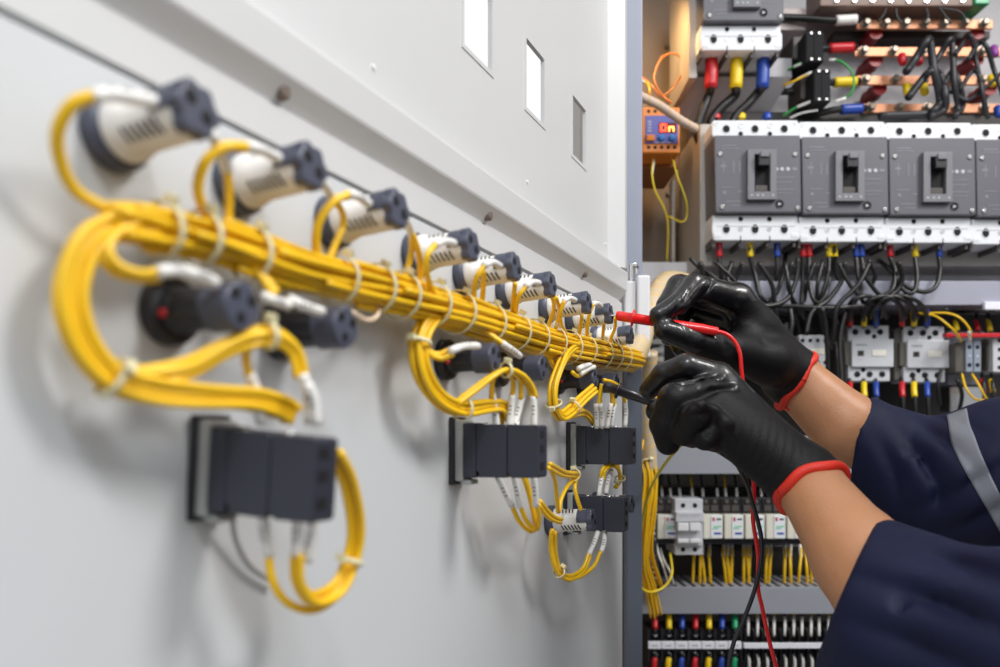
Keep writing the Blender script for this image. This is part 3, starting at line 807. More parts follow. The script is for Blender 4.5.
# ---- contactors
def make_contactor():
    u = 1.22/F
    fr = Matrix(((u, 0, 0, 0), (0, 0, -u, 0), (0, -u, 0, 0), (0, 0, 0, 1)))
    root = empty('contactor', V((0, 0, 0)), 'x', 'contactor', 'contactors under the lavender duct')
    B = lambda: MB(fr)
    b = B(); b.box((-7, 3, -40), (40, 54, -8), BRN, 1)
    b.box((-4, 16, -10), (2, 40, -3), BRN, 0.6); b.build('side_housing', root)
    b = B(); b.box((0, 0, -30), (41, 17, -4), GWH, 0.8); t = b.build('terminal_step', root)
    b = B(); b.box((0, 40, -30), (42, 56, -4), GWH, 0.8); b.build('terminal_step', root)
    b = B(); b.box((2, 14, -30), (44, 42, 0), GWH, 1.0)
    b.box((6, 19.4, 0), (17, 20.4, 0.3), PRF); b.box((6, 34, 0), (14, 34.6, 0.3), PRN)
    f = b.build('front_block', root)
    b = B(); b.box((7.5, 25.5, -0.2), (14, 31, 0.6), MCD, 0.4); b.lathe([(1.6, 0.5), (1.4, 1.2)], HOLE, 10, (10.5, 28, 0)); b.build('indicator_slot', f)
    b = B(); b.box((22, 25, 0), (36, 31, 0.8), LABEL, 0.3); b.box((26, 27, 0.8), (32, 28.6, 1.0), LWHT); b.build('label_plate', f)
    for (x, y, r) in ((7, 6.5, 2.7), (19.5, 6.5, 2.7), (32, 6.5, 2.7), (26, 11, 2.0), (9, 49, 2.7), (21.5, 49, 2.7), (34, 49, 2.7), (15, 44.5, 2.0)):
        b = B(); b.lathe([(r*1.15, -4), (r*1.12, -3.5), (r, -3.5), (r*0.95, -4+.1)], HOLE, 14, (x, y, 0)); b.build('terminal_hole', t)
    return root
ct0 = make_contactor()
ct0.location = P(850, 325, 1.22); ct0['label'] = 'pale grey three pole contactor right of the gloved wrist, left one of two'
clone(ct0, P(905.5, 326, 1.22), 'pale grey three pole contactor, right one of two, beside the small blue grey module')
pc = clone(ct0, P(757, 322, 1.25), 'partly hidden grey contactor peeking over the far glove'); pc.scale = (0.82, 1, 0.9)

def small_aux(x, y, w, h, Y, label, rows=3, cols=4, m=GWH, lab=True, name='auxiliary_block'):
    root = thing(name, label, 'auxiliary block', at=P(x, y, Y))
    b = MB(); fbox(b, x, y, x+w, y+h, Y, Y+0.05, m, 0.001); body = b.build('housing', root)
    b = MB(); fbox(b, x-6, y+2, x, y+h-2, Y+0.01, Y+0.05, BRN, 0.001); b.build('side_housing', root)
    u = Y/F
    for r in range(rows):
        for c in range(cols):
            if r == 1 and lab: continue
            q = P(x+w*(c+0.5)/cols, y+h*(r+0.5)/rows, Y)
            b = MB(); b.lathe([(2.0*u, 0), (1.9*u, 0.0006)], HOLE, 12, q, (0, -1, 0)); b.build('terminal_hole', body)
    if lab:
        b = MB(); fbox(b, x+w*0.42, y+h*0.4, x+w*0.86, y+h*0.58, Y-0.001, Y, LABEL); b.build('label_plate', root)
    return root
small_aux(799, 335, 30, 33, 1.21, 'small cream auxiliary block with rows of black terminals above the red cuff')
def module(x, y, w, h, Y, label):
    root = thing('terminal_module', label, 'terminal module', at=P(x, y, Y))
    b = MB(); fbox(b, x-10, y+3, x+w, y+h, Y+0.004, Y+0.06, BRN, 0.001); b.build('housing', root)
    for k in range(2):
        x0 = x+k*(w/2)
        b = MB(); fbox(b, x0+0.5, y, x0+w/2-0.5, y+h, Y, Y+0.03, GBL, 0.001); f = b.build('face', root)
        for yy in (0.22, 0.78):
            b = MB(); b.lathe([(0.0032, 0), (0.003, 0.0006)], HOLE, 12, P(x0+w/4, y+h*yy, Y), (0, -1, 0)); b.build('terminal_hole', f)
        b = MB(); b.lathe([(0.0014, 0), (0.001, 0.0012)], LWHT, 10, P(x0+w/4, y+h*0.5, Y), (0, -1, 0)); b.build('pilot_led', f)
    return root
module(965.5, 340, 16, 32, 1.20, 'blue grey two face module between the contactor and right edge')
small_aux(993, 336, 26, 36, 1.20, 'pale auxiliary block cut off by the right edge', rows=4, cols=2, lab=False)
b = MB(); fbox(b, 948, 331, 985, 385, 1.25, 1.29, DUCT, 0.002); fbox(b, 950, 386, 985, 412, 1.25, 1.28, STEEL, 0.002)
one('module_carrier', b, 'grey carrier with a shiny steel foot behind the blue grey module', 'bracket')
b = MB(); fbox(b, 946, 333, 1010, 337, 1.19, 1.20, REDB, 0.0005); one('red_comb_bar', b, 'thin red comb bar over the blue grey module', 'comb bar')

# ---- ducts
def duct(x0, y0, x1, y1, Y, label, m, slots=False, lid=True):
    root = thing('cable_duct', label, 'cable duct', at=P(x0, y1, Y))
    b = MB(); fbox(b, x0, y0, x1, y1, Y, Y+0.004, m, 0.001); b.build('front_cover', root)
    b = MB(); a = P(x0, y0, Y); c = P(x1, y1, Y)
    if not slots: b.box((a.x, Y+0.004, a.z-0.004), (c.x, Y+0.10, a.z-0.0005), m)
    else:
        n = 54; w = (c.x-a.x)/n
        for k in range(n): b.box((a.x+k*w, Y+0.004, a.z-0.006), (a.x+k*w+w*0.55, Y+0.09, a.z+0.001), m)
    b.box((a.x, Y+0.004, c.z+0.0005), (c.x, Y+0.10, c.z+0.004), m)
    b.build('duct_body', root)
    return root
duct(640, 281, 1150, 305, 1.19, 'lavender grey cable duct cover above the contactors', DUCTL)
b = MB(); fbox(b, 985, 301.5, 1010, 309.5, 1.182, 1.189, LWHT, 0.0005); one('duct_label', b, 'white label strip on the lavender duct at the right edge', 'label')
duct(654, 436, 1150, 474, 1.18, 'plain grey cable duct below the gloved hands', DUCT)
duct(640, 587, 1150, 614, 1.19, 'grey slotted cable duct below the cream relays', DUCT, slots=True)
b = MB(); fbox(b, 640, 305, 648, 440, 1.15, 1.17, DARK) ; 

# ---- relays row
RLC = mat('relay_cream', (0.74, 0.72, 0.62), 0.4)
def relay(x, y, label, first=[None]):
    if first[0] is None:
        Y = 1.18; u = Y/F
        fr = Matrix(((u, 0, 0, 0), (0, 0, -u, 0), (0, -u, 0, 0), (0, 0, 0, 1)))
        B = lambda: MB(fr)
        root = empty('plug_in_relay', V((0, 0, 0)), 'x', 'relay', 'row of cream plug-in relays')
        b = B(); b.box((0, 0, -26), (19, 24, -1), RLC, 0.7); b.build('relay_case', root)
        b = B(); b.box((7, 0.5, -1.5), (18.5, 23.5, 0), MCW, 0.5)
        fc = b.build('front_label', root)
        b = B(); b.box((8.5, 2.5, 0), (10.5, 6, 0.3), REDB); b.box((12.5, 3.5, 0), (17, 5, 0.3), HOLE)
        b.box((9.5, 11, 0), (17, 12, 0.2), GREEN); b.box((8.5, 13, 0), (14, 14, 0.2), GREEN)
        b.box((10, 17.5, 0), (17, 19.5, 0.2), BLUB); b.build('front_print', fc)
        b = B(); b.box((-1, 24, -34), (19.5, 30, -6), BLKP, 0.5); b.build('socket_foot', root)
        b = B(); b.box((-1, -16, -38), (19.5, 0, -12), BLKP, 0.5)
        for k in range(2): b.box((1+k*9, -9, -12), (8+k*9, -3, -10.5), MCD)
        b.build('socket', root)
        for k in range(2):
            b = B(); b.lathe([(2.2, 0), (2.0, 1)], BRONZ, 12, (5+k*9, -12.5, -12)); b.build('terminal_screw', root)
        first[0] = root; root.location = P(x, y, 1.18); root['label'] = label; return root
    return clone(first[0], P(x, y, 1.18), label)
relay(658, 515, 'cream plug-in relay left of the white two pole breaker, leftmost')
for x, l in ((704, 'cream plug-in relay just right of the white two pole breaker'), (725, 'cream plug-in relay left of the hanging test leads'),
             (746, 'cream plug-in relay behind the hanging test leads'), (767, 'cream plug-in relay right of the hanging test leads'),
             (788, 'rightmost cream plug-in relay, half hidden by the near forearm')):
    relay(x, 515, l)
# two pole miniature breaker
mb_ = thing('miniature_breaker', 'white two pole miniature breaker standing in the relay row', 'circuit breaker', at=P(690, 527, 1.17))
b = MB(); fbox(b, 675, 499, 703, 512, 1.175, 1.24, GWH, 0.001); t = b.build('terminal_end', mb_)
b = MB(); fbox(b, 675, 545, 703, 555, 1.175, 1.24, GWH, 0.001); b.build('terminal_end', mb_)
b = MB(); fbox(b, 676, 512, 704, 522, 1.163, 1.24, GWH, 0.001); fbox(b, 677, 520, 703, 546, 1.170, 1.24, GWH, 0.001); b.build('housing', mb_)
for x in (683, 695):
    for y in (505.5, 549.5):
        b = MB(); b.lathe([(0.0036, 0), (0.0033, 0.0005)], HOLE, 12, P(x, y, 1.175), (0, -1, 0)); b.build('terminal_hole', t)
    b = MB(); fbox(b, x-5, 523, x+6, 531, 1.160, 1.168, MCW, 0.001); fbox(b, x-5, 539, x+6, 543, 1.163, 1.168, MCW, 0.001); b.build('switch_lever', mb_)
    b = MB(); fbox(b, x-5, 514, x+5, 516, 1.1625, 1.163, PRN); b.build('printed_mark', mb_)
b = MB(); fbox(b, 655, 487, 1000, 497, 1.27, 1.31, BLKP, 0.002); fbox(b, 655, 545, 1000, 552, 1.25, 1.29, BLKP, 0.002)
one('mounting_rail', b, 'black mounting rail behind the cream relays', 'rail')

# ---- bottom terminal strip
TS = [(655, REDB, 'red'), (669, YELB, 'yellow'), (682, BLUB, 'blue'), (695.5, REDB, 'second red'), (709, YELB, 'second yellow'), (722, BLUB, 'second blue'), (735, GRNB, 'green')]
ts = thing('terminal_strip', 'black terminal strip with white label band along the bottom edge', 'terminal strip', at=P(700, 645, 1.19))
b = MB(); fbox(b, 648, 629, 900, 672, 1.20, 1.25, BLKP, 0.001)
for k in range(8): fbox(b, 648+k*13.3, 629, 649.5+k*13.3, 662, 1.185, 1.20, BLKP)
for k in range(18): fbox(b, 745+k*9, 629, 746+k*9, 662, 1.185, 1.20, BLKP)
b.build('strip_body', ts)
for k in range(7):
    b = MB(); fbox(b, 648.5+k*13.4, 642, 661.2+k*13.4, 649, 1.178, 1.184, LWHT, 0.0004); lb = b.build('label_plate', ts)
    b = MB(); fbox(b, 652+k*13.4, 645, 658+k*13.4, 646.4, 1.1775, 1.178, PRN); b.build('printed_mark', lb)
b = MB(); fbox(b, 744, 643.5, 900, 648.5, 1.178, 1.184, LWHT, 0.0004); b.build('label_band', ts)
for x, m, n in TS:
    for y, in ((634,), (654,)):
        b = MB(); b.lathe([(0.0055, 0), (0.0055, 0.003), (0.003, 0.005)], STEEL, 14, P(x, y, 1.20), (0, -1, 0)); b.build('terminal_screw', ts)
def cable(label, pts, boots=(), m=BLKW, r=0.0032, cat='cable', name='power_cable', group=None, ferr=()):
    """pts [(px, py, Y)], boots [(pts, material)]"""
    root = empty(name, P(*pts[0]), label, cat, group)
    b = MB(); b.tube([P(*q) for q in pts], r, m, 8); b.build('conductor', root)
    for bp, bm_ in boots:
        q = [P(*z) for z in bp]
        b = MB(); b.tube(q, r*1.35, bm_, 12, 4); b.build('boot', root)
    for bp in ferr:
        b = MB(); b.tube([P(*z) for z in bp], r*1.3, WHT, 8, 3); b.build('ferrule_sleeve', root)
    return root
for x, m, n in TS:
    cable('black cable with %s boot entering the bottom terminal strip from above' % n, [(x, 600, 1.25), (x, 612, 1.215), (x, 634, 1.19)], [([(x, 614, 1.21), (x, 621, 1.20), (x, 629, 1.192)], m)], r=0.0033, group=None)
    cable('black cable with %s boot leaving the bottom terminal strip downwards' % n, [(x, 654, 1.19), (x-1, 662, 1.19), (x-1, 700, 1.19)], [([(x, 658, 1.19), (x-1, 664, 1.187), (x-1, 682, 1.187)], m)], r=0.0033)
random.seed(5)
for k in range(11):
    x = 748+k*9+random.uniform(-1, 1)
    c = YEL if k % 2 else GRYW
    o = cable('thin wire with white ferrule entering the right part of the bottom terminal strip', [(x+random.uniform(-2, 2), 598, 1.24), (x, 616, 1.21), (x, 637, 1.195)], m=c, r=0.0017, group='thin wires above the bottom strip', ferr=[[(x, 617, 1.208), (x, 626, 1.20), (x, 636, 1.193)]], name='thin_wire', cat='wire')
    o = cable('thin wire with pale ferrule leaving the right part of the bottom terminal strip', [(x, 652, 1.195), (x+1, 660, 1.19), (x+1, 700, 1.19)], m=REDB if k in (9, 10) else GRYW, r=0.0017, group='thin wires below the bottom strip', ferr=[[(x, 654, 1.193), (x+1, 661, 1.189), (x+1, 669, 1.189)]], name='thin_wire', cat='wire')
# wires above and below the relays
for k in range(14):
    x = 661+k*11+random.uniform(-2, 2)
    if 672 < x < 706 and k == 2: x = 680
    c = (YEL, GRYW, BLKW)[k % 3]
    cable('thin wire with white ferrule dropping from the plain duct to the relay sockets', [(x-3, 470, 1.26), (x-1, 484, 1.235), (x+1, 504, 1.225)], m=c, r=0.0017, group='thin wires above the relays', ferr=[[(x-0.6, 488, 1.232), (x, 495, 1.228), (x+1, 505, 1.222)]], name='thin_wire', cat='wire')
xs = [694, 702, 709, 723, 727, 732, 744, 750, 767, 771, 785, 790, 801, 806, 812, 700.5, 747]
for k, x in enumerate(xs):
    c = YEL
    dx = random.uniform(-3, 4)
    cable('yellow wire with white ferrule running from the relay sockets down to the slotted duct', [(x+dx*0.3, 542, 1.24), (x, 554, 1.225), (x+dx*.5, 570, 1.215), (x+dx, 592, 1.225)], m=c, r=0.0023, group='yellow wires under the relays', ferr=[[(x+dx*0.3, 543, 1.238), (x, 556, 1.224)]], name='yellow_wire', cat='wire')
for k in range(26):     # the continuation of that row, seen right of the sleeves
    pass
for k, x in enumerate((958, 968, 975, 984, 992, 1003)):
    cable('yellow wire seen below the far sleeve at the right edge', [(x, 540, 1.24), (x+1, 556, 1.225), (x+3, 570, 1.215), (x+4, 592, 1.225)], m=YEL, r=0.0023, group='yellow wires below the far sleeve', ferr=[[(x, 541, 1.238), (x+1, 558, 1.224)]], name='yellow_wire', cat='wire')

# ---- boots and cables under the breakers
R_, Y_, B_ = REDB, YELB, BLUB
def bc(label, x, m, path, Y=1.19, r=0.0034, y0=243, y1=257):
    cable(label, [(x, y0-4, Y+0.02), (x, y0+2, Y), (x, y1, Y)]+path, [([(x, y0, Y), (x, (y0+y1)/2, Y), (x+0.5, y1, Y)], m)], r=r)
bc('red booted cable under the leftmost large breaker', 719, R_, [(721, 275, 1.19), (722, 300, 1.2)])
bc('yellow booted cable under the leftmost large breaker', 750, Y_, [(755, 275, 1.19), (760, 295, 1.18), (768, 301, 1.18), (778, 290, 1.18), (784, 268, 1.2), (786, 250, 1.23)])
bc('dark blue booted cable under the leftmost large breaker', 777, B_, [(777, 275, 1.19), (770, 292, 1.2), (757, 300, 1.21), (745, 292, 1.22)])
bc('left red booted cable between the first and second large breakers', 803, R_, [(803, 280, 1.19), (802, 305, 1.18), (803, 318, 1.2)])
bc('right red booted cable between the first and second large breakers', 809, R_, [(809, 275, 1.18), (812, 296, 1.17), (818, 303, 1.17), (826, 294, 1.18), (830, 275, 1.19)])
bc('left yellow booted cable under the second large breaker', 829, Y_, [(828, 275, 1.18), (822, 295, 1.18), (816, 304, 1.19), (808, 300, 1.2)])
bc('right yellow booted cable under the second large breaker', 834.5, Y_, [(835, 272, 1.2), (848, 296, 1.2), (856, 302, 1.2), (863, 292, 1.2)])
bc('left blue booted cable under the second large breaker', 856, B_, [(858, 275, 1.18), (861, 290, 1.18), (855, 302, 1.18), (851, 310, 1.18), (850, 320, 1.19)])
bc('right blue booted cable under the second large breaker', 861.5, B_, [(865, 275, 1.18), (875, 290, 1.18), (884, 297, 1.18), (893, 290, 1.18), (896, 270, 1.19)])
bc('red booted cable under the third large breaker', 890, R_, [(895, 270, 1.18), (893, 288, 1.17), (885, 295, 1.17), (872, 300, 1.17), (865, 310, 1.18), (863, 318, 1.19)])
bc('yellow booted cable under the third large breaker', 915, Y_, [(917, 275, 1.18), (915, 290, 1.17), (908, 293, 1.17), (898, 283, 1.18), (890, 265, 1.2)])
bc('blue booted cable under the third large breaker', 939, B_, [(940, 270, 1.18), (936, 286, 1.17), (924, 292, 1.17), (905, 285, 1.18), (885, 265, 1.2), (875, 258, 1.25)])
for (x, m, n, c2, tgt) in ((850, R_, 'red', (853, 300), 'left'), (864, Y_, 'yellow', (872, 300), 'left'), (876, B_, 'blue', (884, 298), 'left'),
                   (902, R_, 'red', (898, 300), 'right'), (914, Y_, 'yellow', (905, 298), 'right'), (927, B_, 'blue', (915, 296), 'right')):
    L = [(x, 330, 1.24), (x, 320, 1.20), (x-2, 309, 1.18), ((x+c2[0])/2-(6 if tgt == 'right' else -2), 300, 1.16), (c2[0]-(15 if tgt == 'right' else -14), 296, 1.16), (c2[0]-(30 if tgt == 'right' else -26), 302, 1.17), (c2[0]-(34 if tgt == 'right' else -34), 318, 1.2)]
    cable('black cable with %s boot arching into the top of the %s contactor' % (n, tgt), L, [([(x, 325, 1.21), (x, 318, 1.20), (x-1, 311, 1.19)], m)], r=0.0032)
    cable('black cable with %s boot hanging from the bottom of the %s contactor' % (n, tgt), [(x-1, 376, 1.24), (x, 386, 1.21), (x+1, 400, 1.20), (x+2, 440, 1.2)], [([(x, 383, 1.213), (x, 390, 1.205), (x+0.7, 397, 1.2)], m)], r=0.0032)
# loose dark cables filling the wiring space
loose = [[(742, 262), (735, 280), (720, 300), (722, 330)], [(690, 258), (700, 268), (712, 275), (728, 292), (738, 310)], [(785, 262), (790, 290), (797, 320), (800, 335)],
         [(792, 262), (788, 285), (796, 305), (812, 330)], [(815, 262), (806, 290), (802, 320)], [(823, 260), (817, 290), (822, 325), (832, 350)], [(838, 262), (850, 285), (862, 300), (866, 315)],
         [(868, 260), (875, 275), (872, 285)], [(700, 262), (716, 285), (742, 305), (770, 310), (790, 315)], [(760, 308), (790, 306), (830, 308), (870, 305)], [(715, 262), (735, 282), (750, 310), (765, 335)],
         [(780, 330), (786, 318), (800, 312), (830, 316), (842, 330)], [(945, 310), (960, 312), (985, 311), (1010, 314)], [(835, 340), (838, 370), (836, 410)], [(842, 335), (844, 370), (843, 420)], [(829, 372), (832, 395), (834, 420)], [(770, 340), (778, 360), (786, 376)],
         [(940, 405), (938, 385), (941, 370)], [(957, 380), (962, 395), (958, 415)]]
wh = ['left of the dark loops', 'starting at the upper left', 'beside the first pair of red boots', 'crossing under the first pair of red boots', 'behind the first pair of red boots', 'curving past the yellow boots', 'right of the yellow pair',
      'short, under the blue pair', 'long and low over the far hand', 'running level under the duct edge', 'slanting above the far glove', 'over the small cream auxiliary block', 'level, at the right edge above the module', 'vertical, left of the left contactor', 'vertical, touching the left contactor side', 'below the small cream auxiliary block', 'left of the small cream auxiliary block', 'short, right of the right contactor boots', 'under the blue grey module']
for i, L in enumerate(loose):
    cable('loose black cable in the wiring space, '+wh[i], [(x, y, (1.172 if y < 312 else 1.215)+0.008*math.sin(i*1.7+j)) for j, (x, y) in enumerate(L)], r=0.003)
extra = [([(700, 262), (706, 285), (712, 306)], 'left of the far glove knuckles'), ([(732, 262), (728, 280), (742, 300), (765, 306), (786, 300), (796, 280), (798, 258)], 'a wide U beside the first red pair'),
 ([(758, 262), (772, 285), (776, 315), (786, 335)], 'slanting behind the blue boot'), ([(845, 262), (842, 280), (828, 300), (812, 312), (806, 335)], 'sweeping left under the yellow pair'),
 ([(870, 262), (858, 285), (838, 306), (834, 330), (832, 345)], 'sweeping down to the left contactor side'), ([(822, 308), (826, 330), (828, 380), (826, 420)], 'hanging between block and left contactor'),
 ([(846, 310), (840, 340), (842, 390), (838, 425)], 'hanging close behind the left contactor'), ([(790, 308), (792, 325), (786, 345), (778, 352)], 'ending behind the far glove wrist'),
 ([(898, 262), (902, 275), (898, 290), (880, 300), (868, 304)], 'a short hook under the third breaker')]
for i, (L, w_) in enumerate(extra):
    cable('thick dark cable in the wiring space, '+w_, [(x, y, 1.168+0.008*math.sin(i*2.3+j)) for j, (x, y) in enumerate(L)], r=0.0036)
# yellow wires to the module
cable('yellow wire arching from the right contactor to the module', [(920, 314, 1.2), (945, 313, 1.18), (960, 318, 1.17), (970, 330, 1.17), (970, 341, 1.19)], m=YEL, r=0.0016, ferr=[[(969, 331, 1.17), (970, 342, 1.19)]], name='yellow_wire', cat='wire')
cable('second yellow wire arching lower to the module', [(918, 313, 1.2), (935, 316, 1.18), (948, 325, 1.17), (957, 334, 1.18), (961, 342, 1.2)], m=YEL, r=0.0016, ferr=[[(953, 330, 1.175), (961, 341, 1.2)]], name='yellow_wire', cat='wire')
cable('yellow wire hanging left under the module', [(962, 374, 1.2), (966, 388, 1.18), (975, 399, 1.18), (985, 400, 1.2)], m=YEL, r=0.0016, name='yellow_wire', cat='wire')
cable('yellow wire hanging right under the module', [(972, 374, 1.2), (979, 385, 1.18), (986, 398, 1.18), (992, 404, 1.2)], m=YEL, r=0.0016, name='yellow_wire', cat='wire')
for x, m, n in ((957, Y_, 'yellow'), (978, R_, 'red'), (990, Y_, 'yellow')):
    cable('short %s booted lead over the terminals near the right edge' % n+(' beside the label' if x > 985 else ''), [(x-2, 308, 1.26), (x-1, 318, 1.24), (x+2, 333, 1.22)], [([(x-2, 320, 1.24), (x, 330, 1.22)], m)], r=0.0028)
for x, m, n in ((982, R_, 'red'), (991, Y_, 'yellow')):
    cable('%s booted lead below the auxiliary block at the right edge' % n, [(x, 374, 1.22), (x+2, 388, 1.2), (x+3, 420, 1.2)], [([(x, 380, 1.21), (x+2, 392, 1.2)], m)], r=0.0028)
# =================================================== upper cabinet: busbars, relay, cables
INS = mat('dark_red_insulator', (0.30, 0.006, 0.008), 0.4)
def busbar(x0, x1, y, label, Yb=1.30, ends=True, nb=7, ins=(900, 980)):
    root = thing('copper_busbar', label, 'busbar', at=P(x0, y, Yb))
    b = MB(); fbox(b, x0, y-4.5, x1, y+4.5, Yb, Yb+0.006, COPPER, 0.0008); b.build('bar', root)
    n = nb
    for k in range(n):
        x = x0+8+(x1-x0-18)*k/(n-1)
        b = MB(); b.lathe([(0.0078, 0), (0.0078, 0.003), (0.0058, 0.0032), (0.0058, 0.009), (0.004, 0.011)], BRONZ, 6 if k % 2 else 16, P(x, y, Yb), (0, -1, 0), smooth=False); b.build('bolt', root)
    for x in ins:
        b = MB(); q = P(x, y+8, Yb+0.010); b.lathe([(0.010, 0), (0.013, 0.010), (0.010, 0.020), (0.013, 0.030), (0.010, 0.040), (0.0115, 0.052)], INS, 20, q+V((0, 0.052, 0)), (0, -1, 0)); b.build('red_insulator', root)
    return root
busbar(857, 993, 24, 'topmost copper busbar with a row of bolts', ins=(876, 978))
busbar(855, 1050, 51.5, 'second copper busbar, beside the red cable boot', ins=(876, 977))
busbar(857, 1050, 80, 'third copper busbar, beside the yellow cable boot', ins=(880, 990))
busbar(862, 1050, 108, 'lowest copper busbar, beside the blue cable boot', ins=(888, 1000))
b = MB(); fbox(b, 834, 31, 990, 38, 1.33, 1.36, DARK); one('backing_bar', b, 'dark backing bar under the topmost copper busbar', 'bar')
bb = thing('top_terminal_board', 'brown terminal board across the top edge with a green end piece', 'terminal board', at=P(900, 2, 1.27))
b = MB(); fbox(b, 820, -30, 974, 6, 1.27, 1.33, mat('brown_board', (0.22, 0.14, 0.11), 0.5), 0.002); b.build('board', bb)
b = MB(); fbox(b, 975, -30, 990, 4, 1.265, 1.32, GRNB, 0.002); b.build('green_end_piece', bb)
for k in range(8):
    b = MB(); b.lathe([(0.004, 0), (0.0035, 0.003)], STEEL, 10, P(836+k*18, 1, 1.27), (0, -1, 0)); b.build('screw', bb)
# cable boots on the busbars
def lug(x0, x1, y, m, label, back):
    cable(label, back+[(x0-4, y+0.5, 1.285), (x1+4, y-1, 1.285)], [([(x0, y+0.5, 1.284), ((x0+x1)/2, y, 1.284), (x1, y-0.5, 1.284)], m)], r=0.0058)
lug(836, 856, 20, WHT, 'black cable with white sleeve reaching the topmost busbar', [(770, 17, 1.30), (800, 18, 1.29)])
lug(829, 853, 48, REDB, 'black cable with red boot reaching the second busbar', [(790, 56, 1.31), (810, 52, 1.30)])
lug(834, 856, 82, YELB, 'black cable with yellow boot reaching the third busbar', [(775, 92, 1.31), (810, 90, 1.30)])
lug(841, 862, 109, BLUB, 'black cable with blue boot reaching the lowest busbar', [(790, 116, 1.31), (815, 114, 1.30)])
# bent parallel black cables
bent = [([(906, 72), (916, 58), (926, 42), (930, 42), (934, 70), (940, 100), (934, 110), (925, 114), (880, 116)], .0062, 'thickest bent black cable in front of the busbars, long tail to the left'),
        ([(908, 98), (922, 80), (930, 72), (940, 75), (945, 95), (944, 110), (930, 117)], .0058, 'bent black cable nested inside the thickest one'),
        ([(930, 70), (940, 55), (949, 40), (952, 44), (954, 80), (958, 108), (955, 117)], .0048, 'bent black cable just right of the thickest pair'),
        ([(944, 85), (952, 72), (958, 80), (963, 105), (955, 116)], .0045, 'short bent black cable low between the right bends'),
        ([(955, 55), (964, 42), (971, 36), (976, 60), (982, 90), (988, 119)], .0036, 'thin bent black cable crossing the second and third busbars'),
        ([(968, 60), (978, 44), (986, 46), (994, 70), (1003, 95)], .0036, 'thin bent black cable nearest the right edge'),
        ([(960, 90), (972, 72), (980, 78), (985, 110)], .0034, 'short thin bent cable below the second busbar'),
        ([(938, 106), (950, 92), (966, 100), (980, 92), (1005, 70)], .0030, 'thin black cable zigzagging low at the right')]
for L, r, lab in bent:
    cable(lab, [(x, y, 1.235+0.01*(i % 2)) for i, (x, y) in enumerate(L)], m=GRYW, r=r)
for (x, y, m, n) in ((901, 60, REDB, 'red boot on the second busbar, left one'), (917, 60, REDB, 'red boot on the second busbar, right one'), (906, 90, YELB, 'yellow boot on the third busbar, left one'), (923, 90, YELB, 'yellow boot on the third busbar, right one'),
                     (991, 81, YELB, 'bright yellow end sleeve on the third busbar'), (993, 52, mat('violet_sleeve', (0.25, 0.05, 0.3), .4), 'violet end sleeve on the second busbar'), (997, 112, BLUB, 'blue end sleeve on the lowest busbar')):
    b = MB(); b.lathe([(0.004, 0), (0.0065, 0.003), (0.0065, 0.016), (0.0045, 0.019)], m, 14, P(x, y-6, 1.275), (0.1, -0.2, -1)); one('cable_boot', b, n, 'cable boot')
for i, (L, lab) in enumerate((([(886, 8), (884, 14), (878, 22)], 'thin grey lead rising left from the topmost busbar'), ([(896, 8), (897, 16), (902, 24)], 'thin grey lead rising second from the topmost busbar'),
         ([(926, 8), (928, 16), (924, 24)], 'thin grey lead rising in the middle of the topmost busbar'), ([(938, 6), (944, 14), (951, 24)], 'thin grey lead rising right of the middle of the topmost busbar'), ([(940, 8), (960, 12), (967, 24)], 'thin grey lead rising rightmost from the topmost busbar'))):
    cable(lab, [(x, y, 1.27) for x, y in L], m=GRYW, r=0.0016, name='thin_wire', cat='wire')
# two dark terminal blocks
MATB = mat('matt_black_plastic', (0.012, 0.012, 0.014), 0.75, spec=0.25)
def tblock(x, y, w, h, label):
    root = thing('terminal_block', label, 'terminal block', at=P(x, y, 1.24))
    b = MB()
    fbox(b, x, y, x+w, y+h, 1.235, 1.31, MATB, 0.002); fbox(b, x-13, y+5, x, y+h-3, 1.27, 1.33, MCD, 0.002); body = b.build('block_body', root)
    b = MB(); fbox(b, x+w*0.47, y+2, x+w*0.53, y+h-2, 1.234, 1.236, HOLE); b.build('divider_groove', root)
    for k in range(2):
        for yy in (2.5, h-2.5):
            b = MB(); b.lathe([(0.0022, 0), (0.0018, 0.002)], STEEL, 10, P(x+w*(0.28+0.44*k), y+yy, 1.235), (0, -1, 0)); b.build('terminal_screw', body)
    return root
tblock(806, 31, 18, 31, 'black double terminal block behind the red cable boot')
tblock(814, 69, 17, 33, 'black double terminal block left of the yellow cable boot')
b = MB(); fbox(b, 760, 8, 806, 30, 1.30, 1.36, mat('pinkish_plate', (0.52, 0.44, 0.42), .5), .002); one('cover_plate', b, 'pinkish cover plate right of the topmost breaker', 'cover plate')
GW = mat('green_wire', (0.03, 0.33, 0.06), 0.4)
cable('green wire arcing between the two black terminal blocks', [(830, 60, 1.25), (842, 62, 1.24), (853, 75, 1.24), (852, 92, 1.24), (840, 101, 1.25)], m=GW, r=0.0018, ferr=[[(829, 60, 1.25), (836, 60, 1.245)], [(846, 98, 1.245), (834, 102, 1.25)]], name='green_wire', cat='wire')
cable('green wire with white ferrule left of the upper terminal block', [(771, 75, 1.30), (782, 74, 1.28), (796, 65, 1.26), (808, 61, 1.25)], m=GW, r=0.0018, ferr=[[(794, 66.5, 1.262), (808, 61, 1.25)]], name='green_wire', cat='wire')
cable('yellow wire with white ferrule left of the lower terminal block', [(769, 78, 1.30), (779, 85, 1.28), (792, 82, 1.26), (812, 72, 1.25)], m=YEL, r=0.0018, ferr=[[(797, 79.5, 1.258), (812, 72, 1.25)]], name='yellow_wire', cat='wire')
cable('green wire with white ferrules below the lower terminal block', [(783, 116, 1.27), (795, 108, 1.26), (812, 101, 1.25)], m=GW, r=0.0018, ferr=[[(797, 107, 1.258), (812, 101, 1.25)]], name='green_wire', cat='wire')
